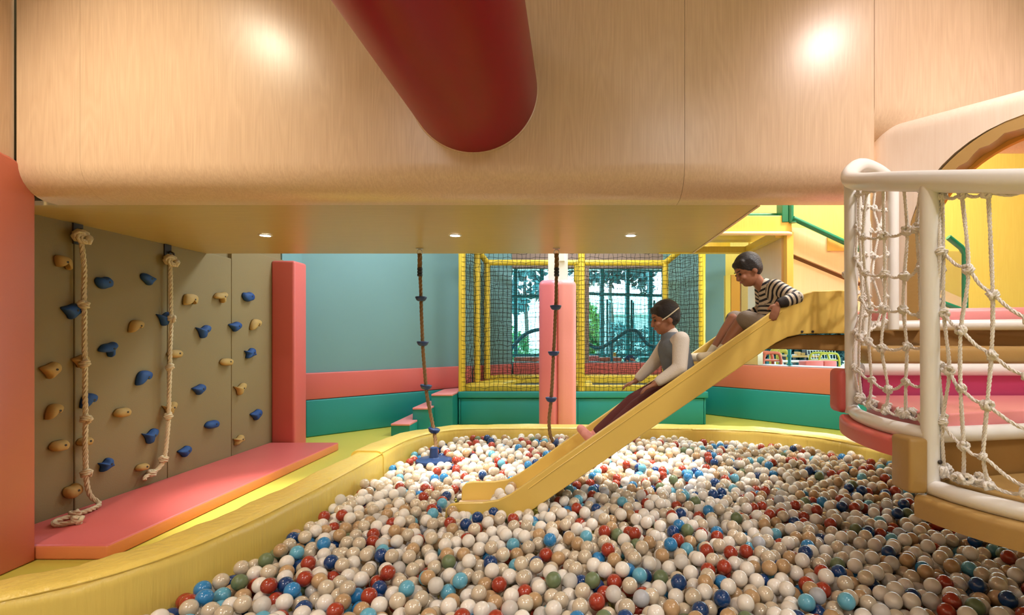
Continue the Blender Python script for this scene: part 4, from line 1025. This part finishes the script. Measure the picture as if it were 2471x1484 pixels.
pb.inputs['Base Color'].default_value = (.85, .80, .74, 1); pb.inputs['Roughness'].default_value = .15; mxs = nt.nodes.new('ShaderNodeMixShader'); mxs.inputs[0].default_value = .62
nt.links.new(tr.outputs[0], mxs.inputs[1]); nt.links.new(pb.outputs[0], mxs.inputs[2]); nt.links.new(mxs.outputs[0], mo.inputs[0])
CLS = [('ball_white', 'cream white', .30), ('ball_pearl', 'pearly beige', .31), ('ball_tan', 'matt tan', .10), ('ball_red', 'brick red', .11), ('ball_navy', 'dark blue', .055), ('ball_blue', 'bright blue', .03), ('ball_sky', 'pale blue', .03), ('ball_sage', 'olive green', .02), ('ball_grey', 'light grey', .01), ('ball_clear', 'clear milky', .045)]
pr = np.cumsum([c[2] for c in CLS]); pr /= pr[-1]
cls = np.searchsorted(pr, rng.random(len(balls)))
def ball_mesh(cm_):
    bm = bmesh.new(); bmesh.ops.create_uvsphere(bm, u_segments=24, v_segments=14, radius=R_)
    d = bpy.data.meshes.new('plastic_ball'); bm.to_mesh(d); bm.free(); d.polygons.foreach_set('use_smooth', [True]*len(d.polygons)); d.materials.append(MATS[cm_]); return d
BMESH = [ball_mesh(c[0]) for c in CLS]
# the 300 that show largest: nearest in view, on top of the pile
vis = []
for i, (x, y, z) in enumerate(balls):
    u, v = CU+F*x/y, CV+F*(EYE-z)/y
    if -20 < u < 2490 and v < 1478 and z > zsurf(x, y)-.035 and not (x > 1.30 and y < 2.75):
        vis.append((y, i))
vis.sort(); top300 = set(i for _, i in vis[:290])
for i in top300:
    c = CLS[cls[i]]; o = bpy.data.objects.new('plastic_ball', BMESH[cls[i]]); link(o); o.location = balls[i]
    x_, y_, z_ = balls[i]; u_ = CU+F*x_/y_
    zn = 'by the yellow rim at the lower left' if u_ < 620 else 'left of the slide foot at the front' if u_ < 1060 else 'in the front middle below the slide' if u_ < 1560 else 'at the front right of the middle' if u_ < 2000 else 'in front of the tan stair edge'
    meta(o, f'{c[1]} plastic ball {zn}', 'ball', f'{c[1]} pit balls {zn}')
rest_i = [i for i in range(len(balls)) if i not in top300]
me = bpy.data.meshes.new('pit_balls'); me.from_pydata([balls[i] for i in rest_i], [], [])
at = me.attributes.new('cls', 'INT', 'POINT'); at.data.foreach_set('value', [int(cls[i]) for i in rest_i])
pb_ = obj('pit_balls', me); meta(pb_, 'mass of white, beige, red and blue plastic balls filling the pit', 'balls', None, 'stuff')
ng = bpy.data.node_groups.new('ball_scatter', 'GeometryNodeTree'); ng.interface.new_socket('Geometry', in_out='INPUT', socket_type='NodeSocketGeometry'); ng.interface.new_socket('Geometry', in_out='OUTPUT', socket_type='NodeSocketGeometry')
gi, go = ng.nodes.new('NodeGroupInput'), ng.nodes.new('NodeGroupOutput'); jn = ng.nodes.new('GeometryNodeJoinGeometry')
na = ng.nodes.new('GeometryNodeInputNamedAttribute'); na.data_type = 'INT'; na.inputs['Name'].default_value = 'cls'
for k, c in enumerate(CLS):
    sph = ng.nodes.new('GeometryNodeMeshUVSphere'); sph.inputs['Segments'].default_value = 20; sph.inputs['Rings'].default_value = 12; sph.inputs['Radius'].default_value = R_
    ss = ng.nodes.new('GeometryNodeSetShadeSmooth'); sm_ = ng.nodes.new('GeometryNodeSetMaterial'); sm_.inputs['Material'].default_value = MATS[c[0]]
    cmp_ = ng.nodes.new('FunctionNodeCompare'); cmp_.data_type = 'INT'; cmp_.operation = 'EQUAL'
    iop = ng.nodes.new('GeometryNodeInstanceOnPoints')
    ng.links.new(sph.outputs['Mesh'], ss.inputs[0]); ng.links.new(ss.outputs[0], sm_.inputs[0]); ng.links.new(sm_.outputs[0], iop.inputs['Instance'])
    ng.links.new(gi.outputs[0], iop.inputs['Points'])
    ia = [s for s in cmp_.inputs if s.type == 'INT']; ng.links.new(na.outputs[0], ia[0]); ia[1].default_value = k
    ng.links.new(cmp_.outputs[0], iop.inputs['Selection']); ng.links.new(iop.outputs[0], jn.inputs[0])
ng.links.new(jn.outputs[0], go.inputs[0]); pb_.modifiers.new('scatter', 'NODES').node_group = ng
# balls lying in the slide mouth and against it
SB = [(-.50, 3.62, 0, 0), (-.57, 3.66, 0, 0), (-.43, 3.66, 0, 0), (-.50, 3.70, 0, 0), (-.57, 3.74, 0, 1), (-.42, 3.74, 0, 2), (-.535, 3.665, .058, 0), (-.465, 3.69, .060, 0), (-.50, 3.575, .045, 0), (-.46, 3.76, .058, 2)]
for k, (x, y, dz_, c) in enumerate(SB):
    o = bpy.data.objects.new('plastic_ball', BMESH[c]); link(o); o.location = (x, y, float(np.interp(x, slide_floor_x, slide_floor_z))+R_+.002+dz_)
    meta(o, 'pale plastic ball lying in the mouth of the yellow slide', 'ball', 'balls in the slide mouth')
for (x, y, z, c) in ((-.72, 3.30, .285, 0), (-.56, 3.31, .285, 1), (-.36, 3.31, .285, 0), (-.47, 3.305, .262, 7), (-.29, 3.30, .27, 0), (-.64, 3.305, .27, 6), (-.79, 3.30, .262, 4), (-.92, 3.42, .285, 4), (-.91, 3.52, .30, 6), (-.93, 3.60, .29, 3), (-.92, 3.68, .30, 4), (-.92, 3.77, .29, 0), (-.5, 3.92, .30, 4), (-.4, 3.92, .30, 3), (-.62, 3.92, .3, 0), (-.74, 3.92, .3, 1), (-.28, 3.92, .31, 1), (-.84, 3.91, .3, 0)):
    o = bpy.data.objects.new('plastic_ball', BMESH[c]); link(o); o.location = (x, y, z+.006)
    meta(o, f'{CLS[c][1]} plastic ball pushed up against the foot of the slide', 'ball', f'{CLS[c][1]} balls around the slide foot')

# ------------------------------------------------------------------ children
def caps(bm, a, ra, b, rb, seg=14):
    a, b = Vector(a), Vector(b); d = b-a; L = d.length; q = d.to_track_quat('Z', 'Y').to_matrix() if L > 1e-6 else Matrix.Identity(3)
    prof = []
    for k in range(6): t_ = -PI/2+(PI/2)*k/5; prof.append((ra*math.cos(t_), ra*math.sin(t_)))
    for k in range(6): t_ = (PI/2)*k/5; prof.append((rb*math.cos(t_), L+rb*math.sin(t_)))
    rings = [[bm.verts.new(a+q @ Vector((max(r, .0003)*math.cos(2*PI*j/seg), max(r, .0003)*math.sin(2*PI*j/seg), z))) for j in range(seg)] for r, z in prof]
    for i in range(len(rings)-1):
        for j in range(seg): bm.faces.new((rings[i][j], rings[i][(j+1) % seg], rings[i+1][(j+1) % seg], rings[i+1][j]))
    bm.faces.new(rings[0][::-1]); bm.faces.new(rings[-1])
def ell(bm, c, r, rot=None):
    x = bmesh.ops.create_uvsphere(bm, u_segments=20, v_segments=14, radius=1)
    for v in x['verts']:
        p = Vector((v.co.x*r[0], v.co.y*r[1], v.co.z*r[2]))
        v.co = Vector(c)+(rot @ p if rot is not None else p)
def fuse(name, bm, m, parent, voxel=.007, smooth=6, stripe=None):
    d = bpy.data.meshes.new('tmp'); bm.to_mesh(d); bm.free(); o = bpy.data.objects.new('tmp', d); COL.objects.link(o)
    r = o.modifiers.new('r', 'REMESH'); r.mode = 'VOXEL'; r.voxel_size = voxel
    s = o.modifiers.new('s', 'SMOOTH'); s.iterations = smooth; s.factor = .5
    dg = bpy.context.evaluated_depsgraph_get(); me = bpy.data.meshes.new_from_object(o.evaluated_get(dg)); me.name = name
    bpy.data.objects.remove(o); me.polygons.foreach_set('use_smooth', [True]*len(me.polygons))
    me.materials.clear()
    if stripe:
        N = len(me.vertices); co = np.empty(N*3); me.vertices.foreach_get('co', co); co = co.reshape(-1, 3); best = np.full(N, 1e9); val = np.zeros(N)
        for (a, b) in stripe:
            a, b = np.array(a), np.array(b); dd = b-a; L = np.linalg.norm(dd); tt = ((co-a) @ dd)/L; tc = np.clip(tt, 0, L); dist = np.linalg.norm(co-(a+np.outer(tc, dd/L)), axis=1)
            k = dist < best; best[k] = dist[k]; val[k] = tt[k]
        me.attributes.new('stripe', 'FLOAT', 'POINT').data.foreach_set('value', val)
    o = bpy.data.objects.new(name, me); link(o, parent); o.data.materials.append(MATS[m]); return o
m = mat('cloth_striped', (.66, .58, .48), .85, bump=.25, bscale=200); nt = m.node_tree; b = nt.nodes['Principled BSDF']
an = nt.nodes.new('ShaderNodeAttribute'); an.attribute_name = 'stripe'; mu = nt.nodes.new('ShaderNodeMath'); mu.operation = 'MULTIPLY'; mu.inputs[1].default_value = 1/.033
frn = nt.nodes.new('ShaderNodeMath'); frn.operation = 'FRACT'; gt = nt.nodes.new('ShaderNodeMath'); gt.operation = 'GREATER_THAN'; gt.inputs[1].default_value = .56
mxn = nt.nodes.new('ShaderNodeMix'); mxn.data_type = 'RGBA'; mxn.inputs[6].default_value = (.66, .58, .48, 1); mxn.inputs[7].default_value = (.018, .018, .028, 1)
nt.links.new(an.outputs['Fac'], mu.inputs[0]); nt.links.new(mu.outputs[0], frn.inputs[0]); nt.links.new(frn.outputs[0], gt.inputs[0]); nt.links.new(gt.outputs[0], mxn.inputs[0]); nt.links.new(mxn.outputs[2], b.inputs['Base Color'])

def hand(bm, wrist, d, up_, side, s=1., curl=.5):
    """palm + 4 fingers + thumb. d: finger direction, up_: back of hand, side: thumb side"""
    w = Vector(wrist); d, up_, side = Vector(d).normalized(), Vector(up_).normalized(), Vector(side).normalized()
    pc = w+d*.030*s
    for k in (-1, -.33, .33, 1): caps(bm, w+side*k*.008*s, .012*s, w+d*.055*s+side*k*.019*s, .0095*s, 10)
    for k, L in ((-1, .040), (-.33, .050), (.33, .053), (1, .047)):
        L *= s; a = w+d*.056*s+side*k*.020*s; d1 = (d-up_*curl*.35).normalized(); p1 = a+d1*L*.45; d2 = (d-up_*curl*1.0).normalized(); p2 = p1+d2*L*.33; d3 = (d-up_*curl*2.0).normalized(); p3 = p2+d3*L*.26
        caps(bm, a, .0085*s, p1, .0080*s, 8); caps(bm, p1, .0080*s, p2, .0073*s, 8); caps(bm, p2, .0073*s, p3, .0064*s, 8)
    a = w+d*.016*s+side*.016*s; p1 = a+(side*.75+d*.6).normalized()*.028*s; p2 = p1+(d*.9+side*.3-up_*curl*.5).normalized()*.026*s
    caps(bm, a, .011*s, p1, .009*s, 8); caps(bm, p1, .009*s, p2, .0075*s, 8)
def head(bm, c, fwd, up_, s=1.):
    fwd, up_ = Vector(fwd).normalized(), Vector(up_).normalized(); sd = up_.cross(fwd).normalized(); up_ = fwd.cross(sd).normalized(); c = Vector(c)
    M = Matrix((sd, fwd, up_)).transposed(); L = lambda x, y, z: c+M @ Vector((x*s, y*s, z*s))
    ell(bm, L(0, -.008, .025), (.078*s, .090*s, .085*s), M); ell(bm, L(0, .018, -.035), (.060*s, .064*s, .070*s), M)
    ell(bm, L(0, .050, -.070), (.030*s, .026*s, .024*s), M)                       # chin
    caps(bm, L(0, .082, .008), .009*s, L(0, .093, -.022), .013*s, 8)              # nose
    ell(bm, L(0, .072, -.048), (.022*s, .014*s, .011*s), M)                       # mouth area
    for k in (-1, 1):
        ell(bm, L(k*.030, .066, -.024), (.022*s, .020*s, .020*s), M)              # cheeks
        ell(bm, L(k*.078, -.008, -.012), (.010*s, .018*s, .026*s), M)             # ears
    return L, M
def face_parts(L, M, s, par, lip='lip'):
    for k in (-1, 1):
        bm = bmesh.new(); ell(bm, L(k*.030, .077, .006), (.0125*s, .006*s, .0075*s), M); obj('eye', bm, 'eye', par, True)
        bm = bmesh.new(); caps(bm, L(k*.018, .083, .026), .0035*s, L(k*.045, .074, .028), .003*s, 8); obj('eyebrow', bm, 'hair', par, True)
    bm = bmesh.new(); ell(bm, L(0, .084, -.049), (.018*s, .005*s, .006*s), M); obj('mouth', bm, lip, par, True)
def hair_cap(L, M, s, par, fringe=.045):
    bm = bmesh.new(); ell(bm, L(0, -.018, .040), (.088*s, .094*s, .086*s), M); ell(bm, L(0, -.045, .005), (.074*s, .058*s, .066*s), M)
    for k in (-1, -.5, 0, .5, 1): ell(bm, L(k*.05, .058-.02*abs(k), .070), (.028*s, .026*s, .024*s), M)
    for k in (-1, 1): ell(bm, L(k*.070, -.022, .018), (.020*s, .04*s, .045*s), M)
    return fuse('hair', bm, 'hair', par, .008, 4)
YC = 3.615
def K(u, v, Y=YC): return P(u, v, Y)

# child in the striped top, upper part of the slide
t = thing('person', 'child in black and cream striped top and grey shorts sitting high on the slide', 'person', None, (1.38, YC, 1.42)); o0 = Vector(t.location)
def r_(p): return Vector(p)-o0
pel, che, nek = r_((1.40, YC, 1.505)), r_((1.425, YC, 1.70)), r_((1.345, YC, 1.845))
hc, hf, hu = r_((1.235, YC, 1.925)), Vector((-.88, -.10, -.46)), Vector((-.42, 0, .9))
shL, shR = r_((1.385, YC-.105, 1.80)), r_((1.375, YC+.105, 1.80)); elL, wrL = r_((1.475, SY0+.01, 1.715)), r_((1.345, SY0-.012, 1.672)); elR, wrR = r_((1.40, SY1-.07, 1.66)), r_((1.27, SY1-.05, 1.61))
knL, ankL = r_((1.175, YC-.075, 1.575)), r_((1.00, YC-.075, 1.325)); knR, ankR = r_((1.16, YC+.085, 1.585)), r_((.985, YC+.085, 1.315))
bm = bmesh.new(); Lh, Mh = head(bm, hc, hf, hu, 1.04)
caps(bm, che+Vector((-.02, 0, .03)), .045, hc+Vector((.03, 0, -.03)), .042); caps(bm, pel, .085, che, .085); caps(bm, che+Vector((0, -.04, 0)), .06, che+Vector((0, .04, 0)), .06)
for sh, el, wr, in ((shL, elL, wrL), (shR, elR, wrR)): caps(bm, che.lerp(sh, .6), .05, sh, .042); caps(bm, sh, .038, el, .031); caps(bm, el, .031, wr, .021)
for sg, kn, an_ in ((-1, knL, ankL), (1, knR, ankR)):
    caps(bm, pel+Vector((0, sg*.055, 0)), .07, kn, .047); caps(bm, kn, .047, kn.lerp(an_, .35), .045); caps(bm, kn.lerp(an_, .35), .045, an_, .028)
    caps(bm, an_, .028, an_+Vector((-.12, 0, -.005)), .024); caps(bm, an_+Vector((.02, 0, -.02)), .026, an_+Vector((-.05, 0, -.02)), .024)
hand(bm, wrL, (-.35, -.10, -.85), (-.2, -.95, .1), (-.85, .05, .4), 1.05, .25); hand(bm, wrR, (-.75, .1, -.5), (0, .2, .9), (0, -1, 0), 1.0, .5)
fuse('body', bm, 'skin', t, .0052, 4); face_parts(Lh, Mh, 1.04, t); hair_cap(Lh, Mh, 1.06, t)
bm = bmesh.new(); caps(bm, pel+Vector((.0, 0, .02)), .108, che, .108); caps(bm, che+Vector((0, -.045, 0)), .082, che+Vector((0, .045, 0)), .082); caps(bm, che, .085, nek+Vector((.01, 0, -.03)), .058)
for sh, el, wr in ((shL, elL, wrL), (shR, elR, wrR)): caps(bm, che.lerp(sh, .6), .068, sh, .056); caps(bm, sh, .055, el, .046); caps(bm, el, .046, el.lerp(wr, .72), .036)
fuse('striped_top', bm, 'cloth_striped', t, .0065, 4, [(pel, che), (che, nek), (shL, elL), (elL, wrL), (shR, elR), (elR, wrR)])
for el, wr in ((elL, wrL), (elR, wrR)):
    bm = bmesh.new(); caps(bm, el.lerp(wr, .66), .040, el.lerp(wr, .84), .034); fuse('cuff', bm, 'cloth_dark', t, .006, 3)
bm = bmesh.new(); caps(bm, pel+Vector((0, 0, -.005)), .110, pel+Vector((-.02, 0, .03)), .105)
for sg, kn in ((-1, knL), (1, knR)): caps(bm, pel+Vector((0, sg*.055, -.005)), .086, pel.lerp(kn, .93)+Vector((0, sg*.028, .0)), .070)
fuse('shorts', bm, 'cloth_shorts', t, .0065, 4)
for an_, kn in ((ankL, knL), (ankR, knR)):
    bm = bmesh.new(); caps(bm, an_.lerp(kn, .22), .037, an_, .036); caps(bm, an_, .035, an_+Vector((-.12, 0, -.008)), .031); caps(bm, an_+Vector((.02, 0, -.02)), .034, an_, .034); fuse('sock', bm, 'cloth_sock', t, .006, 3)

# child in the grey vest, lower
t = thing('person', 'child in grey vest over white sleeves sliding down below the striped child', 'person', None, (.76, YC, 1.06)); o0 = Vector(t.location)
pel, che, nek = r_((.76, YC, 1.155)), r_((.705, YC, 1.365)), r_((.685, YC, 1.475))
hc, hf, hu = r_((.645, YC, 1.585)), Vector((-.95, -.12, -.26)), Vector((-.26, 0, .95))
shL, shR = r_((.735, YC-.115, 1.435)), r_((.70, YC+.115, 1.435)); elL, wrL = r_((.715, YC-.165, 1.245)), r_((.545, YC-.165, 1.135)); elR, wrR = r_((.60, YC+.165, 1.27)), r_((.455, YC+.15, 1.13))
knL, ankL = r_((.44, YC-.065, .965)), r_((.15, YC-.065, .705)); knR, ankR = r_((.43, YC+.085, .985)), r_((.12, YC+.085, .715))
bm = bmesh.new(); Lh, Mh = head(bm, hc, hf, hu, 1.08)
caps(bm, che+Vector((-.01, 0, .05)), .048, hc+Vector((.02, 0, -.04)), .044); caps(bm, pel, .09, che, .09); caps(bm, che+Vector((0, -.045, 0)), .065, che+Vector((0, .045, 0)), .065)
for sh, el, wr in ((shL, elL, wrL), (shR, elR, wrR)): caps(bm, che.lerp(sh, .6), .05, sh, .043); caps(bm, sh, .039, el, .032); caps(bm, el, .032, wr, .022)
for sg, kn, an_ in ((-1, knL, ankL), (1, knR, ankR)):
    caps(bm, pel+Vector((0, sg*.06, 0)), .072, kn, .05); caps(bm, kn, .05, kn.lerp(an_, .35), .046); caps(bm, kn.lerp(an_, .35), .046, an_, .03)
    caps(bm, an_, .03, an_+Vector((-.07, 0, .075)), .024); caps(bm, an_+Vector((.01, 0, -.015)), .028, an_, .028)
hand(bm, wrL, (-.85, -.05, -.40), (-.3, 0, .9), (0, 1, 0), 1.05, .45); hand(bm, wrR, (-.85, .05, -.35), (-.3, 0, .9), (0, -1, 0), 1.05, .45)
fuse('body', bm, 'skin', t, .0055, 4); face_parts(Lh, Mh, 1.08, t); hair_cap(Lh, Mh, 1.10, t)
bm = bmesh.new(); tube(bm, [Lh(.080, .045, -.004), Lh(.092, .0, .012), Lh(.090, -.045, .03), Lh(.075, -.085, .045)], .0045, 6); obj('head_band', bm, 'cloth_sock', t, True)
bm = bmesh.new(); caps(bm, che+Vector((0, -.045, 0)), .080, che+Vector((0, .045, 0)), .080); caps(bm, che, .085, nek, .058)
for sh, el, wr in ((shL, elL, wrL), (shR, elR, wrR)): caps(bm, che.lerp(sh, .6), .068, sh, .060); caps(bm, sh, .060, el, .052); caps(bm, el, .052, el.lerp(wr, .80), .036)
fuse('white_shirt', bm, 'cloth_white', t, .0065, 5)
bm = bmesh.new(); caps(bm, pel+Vector((0, 0, .02)), .112, che, .112); caps(bm, che+Vector((0, -.05, 0)), .088, che+Vector((0, .05, 0)), .088); caps(bm, che, .09, nek+Vector((0, 0, -.03)), .072)
fuse('grey_vest', bm, 'cloth_vest', t, .0065, 5)
bm = bmesh.new(); caps(bm, pel, .108, pel+Vector((-.02, 0, .02)), .105)
for sg, kn, an_ in ((-1, knL, ankL), (1, knR, ankR)): caps(bm, pel+Vector((0, sg*.06, 0)), .084, kn, .061); caps(bm, kn, .061, kn.lerp(an_, .8), .046)
fuse('trousers', bm, 'cloth_red', t, .0065, 5)
for an_, kn in ((ankL, knL), (ankR, knR)):
    bm = bmesh.new(); caps(bm, an_.lerp(kn, .15), .039, an_, .037); caps(bm, an_, .037, an_+Vector((-.07, 0, .075)), .031); caps(bm, an_+Vector((.01, 0, -.015)), .036, an_, .036); fuse('sock', bm, 'cloth_pink', t, .006, 3)
